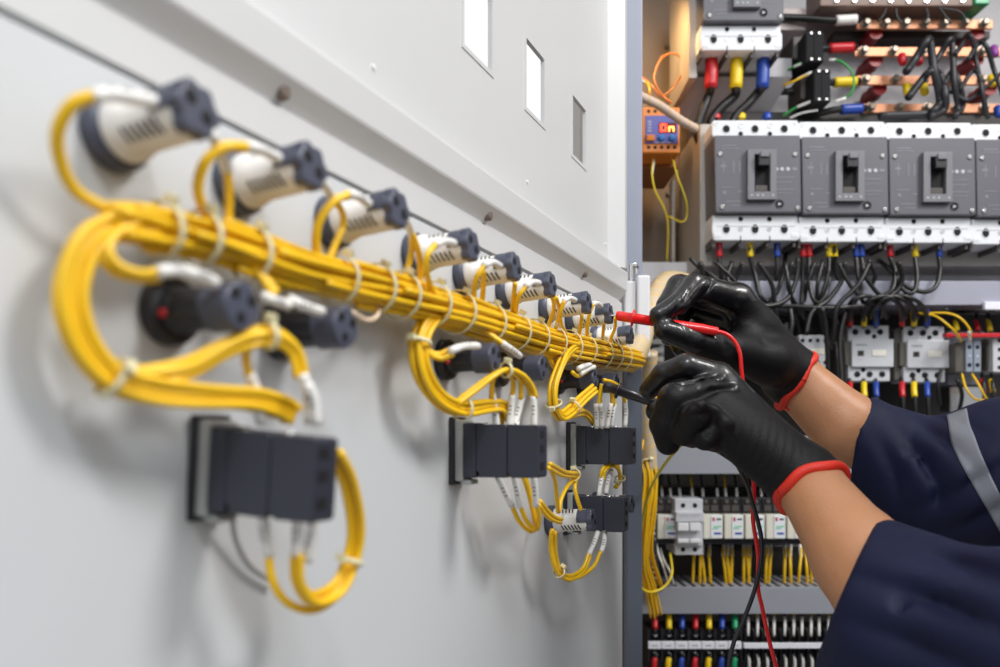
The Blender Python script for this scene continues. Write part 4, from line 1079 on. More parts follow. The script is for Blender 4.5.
cable('white wire below the lower terminal block', [(790, 118, 1.27), (802, 113, 1.26), (818, 110, 1.25)], m=WHT, r=0.0018, name='white_wire', cat='wire')
# thick black cables with booted heads under the topmost breaker
for (x, m, n, L) in ((711.5, REDB, 'red', [(709, 95), (703, 110), (697, 130), (700, 142)]), (736.5, YELB, 'yellow', [(735, 95), (722, 107), (712, 120), (711, 132)]), (763, BLUB, 'blue', [(758, 92), (748, 104), (736, 116), (730, 130)])):
    cable('thick black cable with %s boot under the topmost breaker' % n, [(x, 48, 1.24), (x, 60, 1.225), (x-0.5, 84, 1.22)]+[(a, c, 1.235) for a, c in L], [([(x, 60, 1.222), (x, 72, 1.22), (x-0.8, 88, 1.22)], m)], r=0.0072)
for (x, m, n) in ((716, REDB, 'red'), (741, YELB, 'yellow'), (767, BLUB, 'blue')):
    b = MB(); b.lathe([(0.007, 0), (0.007, 0.006), (0.004, 0.010)], m, 14, P(x, 119, 1.235), (0, 0, 1)); one('cable_boot', b, 'small %s boot on top of the leftmost large breaker' % n, 'cable boot')
cable('red lit cable boot left of the leftmost large breaker', [(712, 122, 1.25), (706, 136, 1.25), (704, 150, 1.26)], [([(711, 124, 1.25), (708, 130, 1.25)], REDB)], r=0.004)
# orange monitoring relay
ORG = mat('orange_plastic', (0.80, 0.24, 0.02), 0.4); ORD = mat('brown_orange_plastic', (0.35, 0.13, 0.04), 0.5)
rl = thing('monitoring_relay', 'orange monitoring relay with a blue face and red lit digits', 'relay', at=P(660, 150, 1.2))
b = MB(); fbox(b, 642, 107, 680, 153, 1.20, 1.26, ORG, 0.002); b.build('housing', rl)
b = MB(); fbox(b, 643, 110, 679, 168, 1.25, 1.36, ORD, 0.002); b.build('base', rl)
BFACE = mat('blue_violet_face', (0.10, 0.11, 0.40), 0.45)
b = MB(); fbox(b, 645.5, 115.5, 678, 143.5, 1.1985, 1.2005, BFACE, 0.0005); fc = b.build('face', rl)
b = MB(); fbox(b, 659, 122.5, 676.5, 132.5, 1.1975, 1.1986, mat('display_window', (0.10, 0.0, 0.0), 0.2), 0.0002); b.build('display_window', fc)
LED = mat('red_led_segments', (0.9, 0.1, 0.03), 0.4, emit=(1.0, 0.06, 0.015), estr=3.0)
LED2 = mat('orange_led_segments', (1, 0.4, 0.1), 0.4, emit=(1.0, 0.35, 0.06), estr=3.5)
def seg(x, y, w, h, m): 
    b = MB(); fbox(b, x, y, x+w, y+h, 1.1965, 1.1975, m); return b
b = seg(660.5, 123.8, 1.3, 7.6, LED); 
for a in ((660.5, 123.8, 6, 1.4), (665.2, 123.8, 1.3, 7.6), (660.5, 130, 6, 1.4)): fbox(b, a[0], a[1], a[0]+a[2], a[1]+a[3], 1.1965, 1.1975, LED)
b.build('digit', fc)
b = seg(668.6, 127, 1.4, 4.4, LED2)
for a in ((668.6, 126.2, 5.6, 1.5), (672.9, 127, 1.4, 4.4)): fbox(b, a[0], a[1], a[0]+a[2], a[1]+a[3], 1.1965, 1.1975, LED2)
b.build('digit', fc)
b = MB(); fbox(b, 646.8, 134.5, 655, 140.5, 1.195, 1.1985, ORG, 0.001); b.build('orange_button', fc)
for x in (661.5, 672): b = MB(); b.lathe([(0.0050, 0), (0.0048, 0.002), (0.003, 0.003)], mat('blue_button', (0.04, 0.22, 0.62), 0.4), 16, P(x, 138, 1.1985), (0, -1, 0)); b.build('blue_button', fc)
b = MB()
for k in range(4): fbox(b, 648, 121+k*3, 651.5, 122.2+k*3, 1.198, 1.1985, PRN)
for k in range(3): fbox(b, 655+k*6, 142, 659+k*6, 142.8, 1.198, 1.1985, PRN)
b.build('printed_mark', fc)
for k in range(5):
    b = MB(); b.lathe([(0.0027, 0), (0.0025, 0.0006)], HOLE, 12, P(648.7+k*6.5, 147.2, 1.20), (0, -1, 0)); b.build('terminal_hole', rl)
    if k < 2 or k == 3:
        b = MB(); b.lathe([(0.0026, 0), (0.0024, 0.0006)], HOLE, 12, P(648.7+k*6.5, 111.2, 1.20), (0, -1, 0)); b.build('terminal_hole', rl)
cable('left thin yellow wire hanging from the orange relay with a white ferrule', [(654, 156, 1.22), (652, 172, 1.21), (655, 190, 1.21), (664, 208, 1.22), (668, 225, 1.23), (667, 262, 1.25)], m=YEL2, r=0.0014, ferr=[[(654, 160, 1.217), (652, 174, 1.21)]], name='thin_yellow_wire', cat='wire')
cable('right thin yellow wire hooking under the orange relay', [(672, 156, 1.22), (677, 175, 1.21), (686, 200, 1.21), (687, 215, 1.22), (682, 222, 1.22), (668, 216, 1.23)], m=YEL2, r=0.0014, name='thin_yellow_wire', cat='wire')
CUW = mat('copper_coloured_wire', (0.50, 0.18, 0.05), 0.4)
cable('thin copper coloured wire making an oval loop above the orange relay', [(640, 76, 1.30), (650, 84, 1.28), (662, 96, 1.27), (676, 84, 1.27), (684, 66, 1.28), (676, 54, 1.28), (662, 58, 1.27), (654, 78, 1.26), (662, 95, 1.25), (672, 103, 1.24)], m=CUW, r=0.0016, name='thin_wire', cat='wire')
cable('thin yellow wire beside the copper coloured loop', [(640, 80, 1.29), (648, 84, 1.28), (650, 94, 1.27)], m=YEL, r=0.0014, name='thin_yellow_wire', cat='wire')
spiral_wrap('pinkish cream wrapped cable running down in front of the orange relay', [P(630, 88, 1.10), P(640, 96, 1.12), P(660, 106, 1.14), P(680, 120, 1.16), P(696, 129, 1.18)], 0.0062, pitch=0.02, m=mat('pinkish_wrap', (0.72, 0.55, 0.45), .4))
cable('second thin pale cable slanting above the wrapped cable', [(638, 78, 1.15), (643, 82, 1.16)], m=WHT, r=0.003)

# =================================================== left vertical run of yellow wires inside the cabinet
def vbundle(label, L, n, c=0.0024, r=0.0017, m=YEL, ties=()):
    root = empty('yellow_wire_bundle', P(*L[0]), label, 'wire bundle')
    sp = smooth_path([P(*q) for q in L], 7); fr = frames(sp)
    for k, (a, d) in enumerate(bundle_offsets(n, c)):
        pts = [sp[i]+fr[i][0]*(a+0.001*math.sin(i*.2+k))+fr[i][1]*(d+0.001*math.cos(i*.15+k*2)) for i in range(len(sp))]
        add_wire(root, pts, r, m)
    for f in ties: i = int(f*len(sp)); tie(root, sp[i], sp[i+1]-sp[i-1], c*math.sqrt(n)+r)
    return root
vbundle('yellow wire bundle hanging inside the cabinet next to the post', [(652, 395, 1.13), (650, 430, 1.12), (646, 455, 1.10), (650, 480, 1.09), (646, 520, 1.09), (643, 560, 1.10), (650, 590, 1.13), (655, 615, 1.15)], 10, c=0.0030, ties=(0.33,))
vbundle('thinner yellow wires bowing beside the hanging bundle', [(648, 448, 1.10), (654, 470, 1.10), (653, 510, 1.10), (650, 550, 1.11), (660, 585, 1.15)], 4, c=0.0030)
vbundle('two yellow wires slanting behind the near glove', [(655, 405, 1.12), (650, 425, 1.10), (644, 440, 1.09), (640, 455, 1.08)], 2, c=0.003)
cable('single pale yellow wire slanting down from the near glove then looping at the slotted duct', [(692, 430, 0.74), (683, 442, 0.76), (667, 461, 0.84), (654, 481, 0.95), (646, 503, 1.02), (641, 530, 1.06), (637, 560, 1.08), (640, 585, 1.10), (650, 592, 1.12), (664, 587, 1.13), (672, 573, 1.14), (670, 553, 1.18)], m=YEL2, r=0.0018, name='pale_yellow_wire', cat='wire')
cable('white wire slanting from the left relay down to the slotted duct', [(655, 535, 1.20), (658, 552, 1.18), (663, 566, 1.17), (668, 584, 1.2)], m=WHT, r=0.0017, name='white_wire', cat='wire')
cable('second white wire slanting below the left relay', [(660, 548, 1.20), (664, 560, 1.18), (670, 572, 1.17), (674, 586, 1.2)], m=WHT, r=0.0017, name='white_wire', cat='wire')
lad = thing('black_wire_comb', 'black spiral comb with pale gaps left of the relays', 'cable comb', at=P(654, 540, 1.15))
b = MB(); b.tube([P(652, 478, 1.15), P(652, 520, 1.15), P(653, 560, 1.15), P(659, 588, 1.18)], 0.007, BLKP, 12); b.build('black_sleeve', lad)
for k in range(18):
    y = 482+k*5.6
    x = 653+(0 if y < 560 else (y-560)*0.2)
    b = MB(); fbox(b, x-2.5, y, x+2.5, y+2.2, 1.142, 1.144, PRN, 0.0004); b.build('pale_gap', lad)
b = MB(); fbox(b, 648, 474, 664, 486, 1.22, 1.26, BLKP, .002); fbox(b, 656, 400, 700, 412, 1.2, 1.26, PLG, .002); 
for k in range(8): fbox(b, 652, 330+k*9, 664, 335+k*9, 1.22, 1.26, PLG, .001)
fbox(b, 652, 326, 664, 402, 1.262, 1.27, PLG)
one('slotted_bracket', b, 'grey slotted bracket behind the gloves near the post', 'bracket')
# =================================================== the technician (signed distance sculpting)
import openvdb as vdb
class SDF:
    def __init__(s, lo, hi, vox):
        s.lo = np.array(lo, dtype=np.float32); s.vox = vox
        s.n = [int(math.ceil((h-l)/vox)) for l, h in zip(lo, hi)]
        s.d = np.full(s.n, 0.05, np.float32)
        ax = [s.lo[i]+vox*np.arange(s.n[i], dtype=np.float32) for i in range(3)]
        s.ax = ax
    def sub(s, a, b, m):
        sl = []
        for i in range(3):
            l = min(a[i], b[i])-m; h = max(a[i], b[i])+m
            i0 = max(0, int((l-s.lo[i])/s.vox)); i1 = min(s.n[i], int((h-s.lo[i])/s.vox)+2)
            if i1 <= i0: return None
            sl.append(slice(i0, i1))
        return tuple(sl)
    def grid(s, sl): return np.meshgrid(s.ax[0][sl[0]], s.ax[1][sl[1]], s.ax[2][sl[2]], indexing='ij', sparse=True)
    def cone(s, a, b, ra, rb, k=0.004, flat=None):
        """round cone from a to b; flat = (axis vector, factor) squeezes it along the axis"""
        sl = s.sub(a, b, max(ra, rb)*1.6+k*2+0.012)
        if sl is None: return
        X, Y, Z = s.grid(sl)
        a = np.array(a, np.float32); ab = np.array(b, np.float32)-a
        L2 = float((ab*ab).sum())+1e-12
        px, py, pz = X-a[0], Y-a[1], Z-a[2]
        t = np.clip((px*ab[0]+py*ab[1]+pz*ab[2])/L2, 0, 1)
        dx, dy, dz = px-t*ab[0], py-t*ab[1], pz-t*ab[2]
        if flat is not None:
            n = np.array(flat[0], np.float32); n /= np.linalg.norm(n)
            q = dx*n[0]+dy*n[1]+dz*n[2]; f = 1/flat[1]-1
            dx, dy, dz = dx+q*f*n[0], dy+q*f*n[1], dz+q*f*n[2]
        d = np.sqrt(dx*dx+dy*dy+dz*dz)-(ra+(rb-ra)*t)
        s.smin(sl, d, k)
    def smin(s, sl, d, k):
        o = s.d[sl]
        h = np.clip(0.5+0.5*(o-d)/k, 0, 1)
        s.d[sl] = o*(1-h)+d*h-k*h*(1-h)
    def merge(s, other, k):
        s.smin((slice(None),)*3, other.d, k)
    def chain(s, pts, rs, k=0.003, flat=None):
        for i in range(len(pts)-1): s.cone(pts[i], pts[i+1], rs[i], rs[i+1], k, flat)
    def cut(s, p, n):
        """keep the side the normal n points away from"""
        X, Y, Z = np.meshgrid(*s.ax, indexing='ij', sparse=True)
        n = np.array(n, np.float32); n /= np.linalg.norm(n)
        s.d = np.maximum(s.d, (X-p[0])*n[0]+(Y-p[1])*n[1]+(Z-p[2])*n[2])
    def ripple(s, c, n, amp, wl, rad, phase=0, bend=None):
        """cloth folds: waves along direction n around centre c"""
        X, Y, Z = np.meshgrid(*s.ax, indexing='ij', sparse=True)
        n = np.array(n, np.float32); n /= np.linalg.norm(n)
        q = (X-c[0])*n[0]+(Y-c[1])*n[1]+(Z-c[2])*n[2]
        if bend is not None:
            b, amt = bend; b = np.array(b, np.float32); b /= np.linalg.norm(b)
            w = (X-c[0])*b[0]+(Y-c[1])*b[1]+(Z-c[2])*b[2]; q = q+amt*w*w
        r2 = (X-c[0])**2+(Y-c[1])**2+(Z-c[2])**2
        w = np.sin(2*math.pi*q/wl+phase)
        s.d = s.d+amp*np.exp(-r2/(rad*rad))*(0.55-np.abs(w))
    def dent(s, pts, r, depth):
        """crease groove following pts"""
        for i in range(len(pts)-1):
            a, b = pts[i], pts[i+1]
            sl = s.sub(a, b, r*3)
            if sl is None: continue
            X, Y, Z = s.grid(sl)
            a = np.array(a, np.float32); ab = np.array(b, np.float32)-a; L2 = float((ab*ab).sum())+1e-12
            px, py, pz = X-a[0], Y-a[1], Z-a[2]
            t = np.clip((px*ab[0]+py*ab[1]+pz*ab[2])/L2, 0, 1)
            d2 = (px-t*ab[0])**2+(py-t*ab[1])**2+(pz-t*ab[2])**2
            s.d[sl] = s.d[sl]+depth*np.exp(-d2/(r*r))
    def mesh(s, name, m, parent, matfn=None, mats=None, smooth=1):
        g = vdb.FloatGrid(); g.background = 0.05
        d = s.d.copy()
        d[0], d[-1], d[:, 0], d[:, -1], d[:, :, 0], d[:, :, -1] = 0.05, 0.05, 0.05, 0.05, 0.05, 0.05
        g.copyFromArray(d)
        P_, Q_ = g.convertToQuads(0.0)
        P_ = P_*s.vox+s.lo
        origin = np.array(parent.location)
        me = bpy.data.meshes.new(name)
        me.vertices.add(len(P_)); me.vertices.foreach_set('co', (P_-origin).astype(np.float32).ravel())
        Q_ = Q_[:, ::-1]
        me.loops.add(len(Q_)*4); me.loops.foreach_set('vertex_index', Q_.astype(np.int32).ravel())
        me.polygons.add(len(Q_)); me.polygons.foreach_set('loop_start', np.arange(0, len(Q_)*4, 4, dtype=np.int32))
        me.polygons.foreach_set('use_smooth', np.ones(len(Q_), bool))
        me.update(calc_edges=True); me.validate()
        for mm in (mats or [m]): me.materials.append(mm)
        if matfn is not None:
            c = P_[Q_].mean(axis=1); me.polygons.foreach_set('material_index', matfn(c).astype(np.int32)); me.update()
        # signed volume decides the winding
        a = P_[Q_[:, 0]]; b = P_[Q_[:, 1]]; c_ = P_[Q_[:, 2]]
        if float((np.cross(b-a, c_-a)*(a-P_.mean(axis=0))).sum()) < 0: me.flip_normals()
        o = bpy.data.objects.new(name, me); COL.objects.link(o); o.parent = parent
        if smooth:
            sm = o.modifiers.new('smooth', 'SMOOTH'); sm.factor = 0.5; sm.iterations = smooth
        return o

SKIN = mat('warm_skin', (0.50, 0.235, 0.115), 0.42, noise=0.08, nscale=60, bump=0.25, bscale=500, sss=0.12)
GLOVE = mat('black_nitrile_glove', (0.0045, 0.0038, 0.0048), 0.34, noise=0.2, nscale=80, bump=0.6, bscale=120, spec=0.4, coat=0.3)
GLOVK = mat('black_knit_glove', (0.0045, 0.0037, 0.0045), 0.52, noise=0.2, nscale=200, bump=0.35, bscale=700, spec=0.26)
CUFF = mat('red_orange_cuff', (0.72, 0.028, 0.012), 0.55, bump=0.4, bscale=700)
NAVY = mat('navy_work_cloth', (0.0042, 0.0072, 0.033), 0.60, noise=0.15, nscale=30, bump=0.4, bscale=1200, spec=0.25)
REFL = mat('grey_reflective_tape', (0.20, 0.215, 0.25), 0.35, noise=0.05, nscale=200, bump=0.2, bscale=3000)
HAIR = mat('black_hair', (0.015, 0.012, 0.010), 0.5)

person = empty('person', V((0.52, 0.55, -1.40)), 'person in navy workwear and black red-cuffed gloves, holding two test probes to the wiring', 'person')

# ---- joints
fW = P(794, 379, 0.800); fE = P(960, 532, 0.77); fS = V((0.63, 0.70, 0.08))
nW = P(806, 481, 0.628); nE = V((0.285, 0.455, -0.185)); nS = V((0.50, 0.34, 0.07))

# ---- body: one skin surface (arms, neck, head) plus trunk and legs hidden by clothing
s = SDF((0.17, 0.18, -1.36), (0.80, 0.92, 0.50), 0.0045)
s.cone(fW+(fW-fE)*0.1, fW, 0.024, 0.026, 0.01); s.chain([fW, fW.lerp(fE, 0.32), fW.lerp(fE, 0.42), fE], [0.0265, 0.0335, 0.026, 0.026], 0.006)
s.chain([fE, fE.lerp(fS, 0.5), fS], [0.026, 0.035, 0.055], 0.02)
s.cone(nW+(nW-nE)*0.1, nW, 0.0225, 0.0245, 0.01); s.chain([nW, nW.lerp(nE, 0.35), nW.lerp(nE, 0.7), nE], [0.0245, 0.0325, 0.040, 0.042], 0.01)
s.chain([nE, nE.lerp(nS, 0.5), nS], [0.042, 0.047, 0.055], 0.02)
ch = V((0.58, 0.53, 0.02)); hip = V((0.60, 0.53, -0.42))
for q in (fS, nS): s.cone(q, ch, 0.055, 0.10, 0.04)
s.chain([ch, V((0.60, 0.53, -0.2)), hip], [0.125, 0.12, 0.13], 0.04)
for dy in (-0.09, 0.09): s.chain([hip+V((0, dy, -0.02)), hip+V((-0.03, dy*1.1, -0.45)), hip+V((0.0, dy*1.2, -0.88))], [0.09, 0.06, 0.045], 0.02)
nk = V((0.575, 0.51, 0.17)); s.chain([ch+V((0, 0, 0.08)), nk, nk+V((-0.005, -0.005, 0.08))], [0.07, 0.058, 0.056], 0.02)
hd = V((0.555, 0.50, 0.335))
s.chain([hd+V((0.01, 0, 0.03)), hd+V((-0.02, 0, -0.055))], [0.092, 0.062], 0.02)
s.cone(hd+V((-0.074, 0, 0.004)), hd+V((-0.088, 0, -0.026)), 0.007, 0.0105, 0.012)     # nose
s.cone(hd+V((-0.070, 0, -0.075)), hd+V((-0.062, 0, -0.092)), 0.018, 0.016, 0.02)      # chin
for zz in (-0.050, -0.058): s.chain([hd+V((-0.068, -0.020, zz)), hd+V((-0.080, 0, zz)), hd+V((-0.068, 0.020, zz))], [0.003, 0.0055, 0.003], 0.006)
for dy in (-1, 1): s.cone(hd+V((-0.074, dy*0.014, 0.022)), hd+V((-0.066, dy*0.046, 0.022)), 0.007, 0.006, 0.012)
for dy in (-1, 1):
    s.cone(hd+V((0.01, dy*0.080, 0.005)), hd+V((0.01, dy*0.084, -0.03)), 0.012, 0.008, 0.006)
    s.dent([hd+V((-0.095, dy*0.030, 0.008)), hd+V((-0.095, dy*0.033, 0.008))], 0.014, 0.006)
body = s.mesh('body', SKIN, person, smooth=2)
for dy in (-1, 1):
    b = MB(); b.lathe([(0.0115*math.sin(t), -0.0115*math.cos(t)) for t in [0.05+i*0.3 for i in range(11)]], WHT, 16, hd+V((-0.0555, dy*0.031, 0.004)), (-1, 0, -0.2)); b.lathe([(0.0048, 0.0098), (0.0046, 0.0108), (0.002, 0.0116)], INK, 12, hd+V((-0.0555, dy*0.031, 0.004)), (-1, 0, -0.2)); b.build('eye', person)
s = SDF((0.42, 0.36, 0.22), (0.72, 0.64, 0.49), 0.004)
s.cone(hd+V((0.022, 0, 0.036)), hd+V((0.03, 0, -0.02)), 0.100, 0.088, 0.02); s.cut(hd+V((-0.040, 0, 0.03)), (-1, 0, -0.55))
s.mesh('hair', HAIR, person)

# ---- far glove (right hand) pinching the red probe
def PP(x, y, Y): return P(x, y, Y)
vox = 0.00125
s = SDF((0.135, 0.68, 0.00), (0.355, 0.87, 0.165), vox)
iM, iP, iD, iT = PP(737, 300, .765), PP(694, 287, .744), PP(678, 304, .733), PP(658, 315, .728)
mM, mP, mD, mT = PP(738, 303, .787), PP(679, 287, .765), PP(668, 306, .757), PP(670, 336, .752)
rM, rP, rD, rT = PP(742, 318, .806), PP(684, 305, .785), PP(674, 330, .775), PP(682, 348, .768)
pM, pP, pD, pT = PP(750, 336, .820), PP(700, 325, .803), PP(690, 345, .792), PP(702, 358, .785)
tC, tM, tI, tT = PP(768, 362, .765), PP(731, 352, .742), PP(694, 340, .734), PP(664, 330, .727)
wr = fW
for q, r in ((iM, .0165), (mM, .0165), (rM, .0155), (pM, .0145)): s.cone(wr.lerp(q, 0.1), q, 0.0225, r, 0.012)
s.cone(wr, tC, 0.024, 0.020, 0.012); s.cone(tC, tM, 0.020, 0.0145, 0.012); s.cone(iM.lerp(wr, .35), tM, 0.015, 0.012, 0.012)
s.cone(fW, fW.lerp(fE, 0.09), 0.0268, 0.0280, 0.010)
def finger(s, A, R, k=0.0035, kj=0.0022):
    t = SDF.__new__(SDF); t.lo, t.vox, t.n, t.ax = s.lo, s.vox, s.n, s.ax; t.d = np.full(s.n, 0.05, np.float32)
    t.chain(A, R, kj)
    s.merge(t, k)
finger(s, [pM, pP, pD, pT], [.0135, .0105, .0095, .0085])
finger(s, [rM, rP, rD, rT], [.0145, .0115, .0105, .0095])
finger(s, [mM, mP, mD, mT], [.0150, .0120, .0110, .0095])
finger(s, [iM, iP, iD, iT], [.0155, .0118, .0100, .0082])
finger(s, [tC, tM, tI, tT], [.0190, .0145, .0125, .0095], 0.006)
# glove creases: at the bent index joint, in the web, at the thumb joint and over the wrist
def crease(s, L, r=0.0018, dep=0.0013): s.dent([PP(*q) for q in L], r, dep)
crease(s, [(703, 276, .735), (690, 290, .727), (684, 303, .722)], 0.0022, 0.0030); crease(s, [(697, 276, .733), (680, 296, .722), (676, 312, .722)], 0.0018, 0.0022)
crease(s, [(712, 282, .742), (704, 296, .735), (697, 302, .735)], 0.0022, 0.0030)
crease(s, [(684, 328, .722), (690, 340, .720), (686, 350, .722)], 0.002, 0.0010)
crease(s, [(722, 338, .728), (726, 352, .726)], 0.003, 0.0012)
crease(s, [(762, 345, .745), (776, 360, .752), (778, 385, .762)], 0.005, 0.0012); crease(s, [(778, 345, .77), (792, 365, .765), (786, 392, .765)], 0.0035, 0.0012)
s.ripple(PP(690, 298, .73), (1, 0.3, -0.9), 0.0010, 0.009, 0.022)
axF = (fE-fW).normalized()
vF = axF.cross(axF.cross(UP).normalized())
s.cut(fW+axF*0.003, axF-vF*0.22)
gm = lambda lim: None
def glove_mat(W, A, lim):
    W = np.array(W); A = np.array(A)
    return lambda c: (((c-W)@A) > lim).astype(int)
gfar = s.mesh('glove', GLOVE, person, glove_mat(fW, -axF, -1)if False else (lambda c: (((c-np.array(fW))@np.array(axF)) > -0.082+0.004*np.sin(c[:, 2]*260)).astype(int)), [GLOVE, GLOVK], smooth=2)
gfar['label'] = 'black glove on the far hand pinching the red probe'
def cuff_ring(parent, W, E, r, off, tube=0.0042, tilt=0.0, lab=None, seed=0, squash=1.0, lean=0.0):
    ax = (E-W).normalized(); u = ax.cross(UP).normalized(); v_ = ax.cross(u)
    pts = []
    for k in range(40):
        a = 2*math.pi*k/40
        rr = r*(1+0.015*math.sin(3*a+seed)+0.01*math.sin(7*a+seed*2))
        pts.append(W+ax*(off+lean*math.sin(a)+tilt*math.cos(a+1)+0.0012*math.sin(5*a+seed))+(u*math.cos(a)*squash+v_*math.sin(a))*rr)
    pts.append(pts[0])
    b = MB(); b.tube(pts, tube, CUFF, 12, 2, caps=False)
    # short inner band under the roll
    vs = []; fs = []
    for i, o_ in enumerate((-0.006, 0.003)):
        for k in range(40): 
            a = 2*math.pi*k/40; vs.append(W+ax*(off+o_+lean*math.sin(a))+(u*math.cos(a)+v_*math.sin(a))*(r+0.001))
    for k in range(40): fs.append([k, (k+1) % 40, 40+(k+1) % 40, 40+k])
    b.add(vs, fs, CUFF, True)
    q = pts[int(7+seed)]
    b.tube([q-ax*0.001, q+ax*0.004+UP*0.001, q+ax*0.008], 0.0018, CUFF, 8, 3)
    o = b.build('cuff', parent)
    o.location = (0, 0, 0)
    return o
def child_of_glove(fn, glove, *a, **k):
    o = fn(glove, *a, **k); return o
WORLD[gfar.name] = person.location.copy()
cuff_ring(gfar, fW, fE, 0.0290, 0.0030, tube=0.0042, tilt=0.0, seed=1, lean=0.0063)

# ---- near glove (left hand), back to the camera, holding the black probe
s = SDF((0.085, 0.555, -0.085), (0.285, 0.745, 0.085), vox)
iM, iP, iD, iT = PP(718, 378, .662), PP(686, 367, .658), PP(664, 375, .666), PP(649, 390, .672)
mM, mP, mD, mT = PP(706, 394, .647), PP(674, 399, .638), PP(664, 424, .642), PP(668, 443, .650)
rM, rP, rD, rT = PP(712, 412, .640), PP(694, 417, .626), PP(684, 432, .634), PP(693, 437, .650)
pM, pP, pD, pT = PP(730, 428, .642), PP(714, 429, .632), PP(705, 438, .630), PP(716, 442, .646)
tC, tM, tI, tT = PP(770, 460, .665), PP(722, 437, .690), PP(683, 416, .700), PP(656, 411, .698)
wr = nW
for q, r in ((iM, .0135), (mM, .0150), (rM, .0150), (pM, .0140)): s.cone(wr.lerp(q, 0.1), q, 0.0205, r, 0.012)
s.cone(wr, tC, 0.022, 0.019, 0.012); s.cone(nW, nW.lerp(nE, 0.1), 0.0250, 0.0262, 0.01)
s.cone(wr.lerp(pM, 0.3), pM.lerp(wr, 0.25)+V((0, 0.01, -0.004)), 0.019, 0.015, 0.012)
finger(s, [tC, tM, tI, tT], [.0190, .0140, .0115, .0092], 0.006)
finger(s, [iM, iP, iD, iT], [.0130, .0112, .0102, .0082], 0.0022)
finger(s, [mM, mP, mD, mT], [.0142, .0128, .0116, .0100], 0.0022)
finger(s, [pM, pP, pD, pT], [.0140, .0105, .0095, .0085], 0.003)
finger(s, [rM, rP, rD, rT], [.0142, .0118, .0108, .0092], 0.0022)
s.chain([PP(689, 411, .6165), PP(700, 406, .6160), PP(713, 409, .6200)], [.0028, .0042, .0030], 0.004)
s.chain([PP(716, 411, .6205), PP(725, 424, .6210), PP(736, 440, .6240)], [.0034, .0046, .0026], 0.004)
# tendon-like tension folds and the rubber edge
crease(s, [(735, 388, .640), (712, 392, .632), (692, 400, .622), (680, 414, .616), (676, 432, .622)], 0.0028, 0.0042)
crease(s, [(742, 402, .622), (722, 403, .618), (706, 408, .608), (692, 428, .610)], 0.0022, 0.0030)
crease(s, [(722, 378, .645), (700, 383, .640), (682, 385, .636), (668, 390, .640)], 0.0024, 0.0040)
crease(s, [(707, 414, .612), (713, 424, .612), (708, 436, .618)], 0.0024, 0.0050)
crease(s, [(703, 412, .602), (700, 422, .602)], 0.0016, 0.0025)
crease(s, [(724, 412, .612), (728, 426, .612), (738, 438, .614)], 0.0024, 0.0030)
crease(s, [(765, 440, .605), (752, 455, .607), (746, 476, .615)], 0.0034, 0.0030); crease(s, [(780, 448, .603), (764, 464, .603), (758, 490, .612)], 0.0026, 0.0026)
crease(s, [(790, 440, .603), (776, 452, .598), (770, 470, .600)], 0.0024, 0.0016)
crease(s, [(670, 360, .650), (667, 372, .648), (664, 382, .652)], 0.0020, 0.0028); crease(s, [(664, 405, .624), (655, 411, .628)], 0.0018, 0.0020)
crease(s, [(655, 380, .655), (660, 388, .655)], 0.0014, 0.0016)
s.ripple(PP(704, 415, .61), (1, 0.2, 0.8), 0.0009, 0.010, 0.016)
s.ripple(PP(765, 458, .61), (0.9, 0, -0.3), 0.0010, 0.013, 0.028)
axN = (nE-nW).normalized()
s.cut(nW+axN*0.010, axN)
gnear = s.mesh('glove', GLOVE, person, lambda c: (((c-np.array(nW))@np.array(axN)) > -0.070+0.004*np.sin(c[:, 2]*260)+0.003*np.sin(c[:, 0]*410)).astype(int), [GLOVE, GLOVK], smooth=2)
gnear['label'] = 'black glove on the near hand gripping the black probe'
WORLD[gnear.name] = person.location.copy()
cuff_ring(gnear, nW, nE, 0.0268, 0.0085, tube=0.0042, tilt=0.0035, seed=3)

# ---- coverall: sleeves, trunk, trousers as hollow cloth
def sleeve_sdf(s, pts, rs, k=0.03): s.chain(pts, rs, k)
s = SDF((0.21, 0.20, -0.58), (0.76, 0.86, 0.22), 0.0029)
# far sleeve
fpts = [PP(858, 438, .795), PP(905, 469, .785), PP(950, 491, .765), PP(1010, 482, .735), PP(1090, 482, .700), fS]
s.chain(fpts, [.0430, .0500, .0640, .074, .078, .085], 0.02)
npts = [PP(864, 590, .565), PP(915, 634, .530), PP(985, 672, .500), PP(1080, 670, .450), nS+V((0.0, 0, -0.03))]
s.chain(npts, [.052, .059, .062, .066, .080], 0.03)
s.chain([ch, V((0.60, 0.53, -0.2)), hip], [0.145, 0.145, 0.15], 0.05)
for q in (fS, nS): s.cone(q, ch+V((0, 0, 0.02)), 0.07, 0.12, 0.05)
# folds
plain = s.d.copy()
s.ripple(PP(928, 470, .73), (1, 0, 0.25), 0.0095, 0.044, 0.040, 0.6, bend=((0, 0, 1), 3.0))
s.ripple(PP(988, 500, .68), (0.7, 0, -0.7), 0.0080, 0.050, 0.045, 1.9, bend=((1, 0, 0), 2.0))
s.ripple(PP(960, 610, .47), (0.45, 0, 1), 0.0100, 0.052, 0.055, 0.2, bend=((1, 0, 0), 2.5))
s.dent([PP(975, 572, .455), PP(930, 574, .468), PP(905, 584, .480), PP(902, 610, .482), PP(907, 660, .482)], 0.0045, 0.0045)
s.dent([PP(868, 452, .745), PP(880, 455, .735), (PP(890, 480, .735))], 0.003, 0.002)
s.dent([PP(915, 420, .745), PP(908, 450, .735), PP(906, 490, .738)], 0.0035, 0.003)
outer = s.d.copy()
inner = plain+0.0105
hol = np.maximum(outer, -inner)
s.d = hol
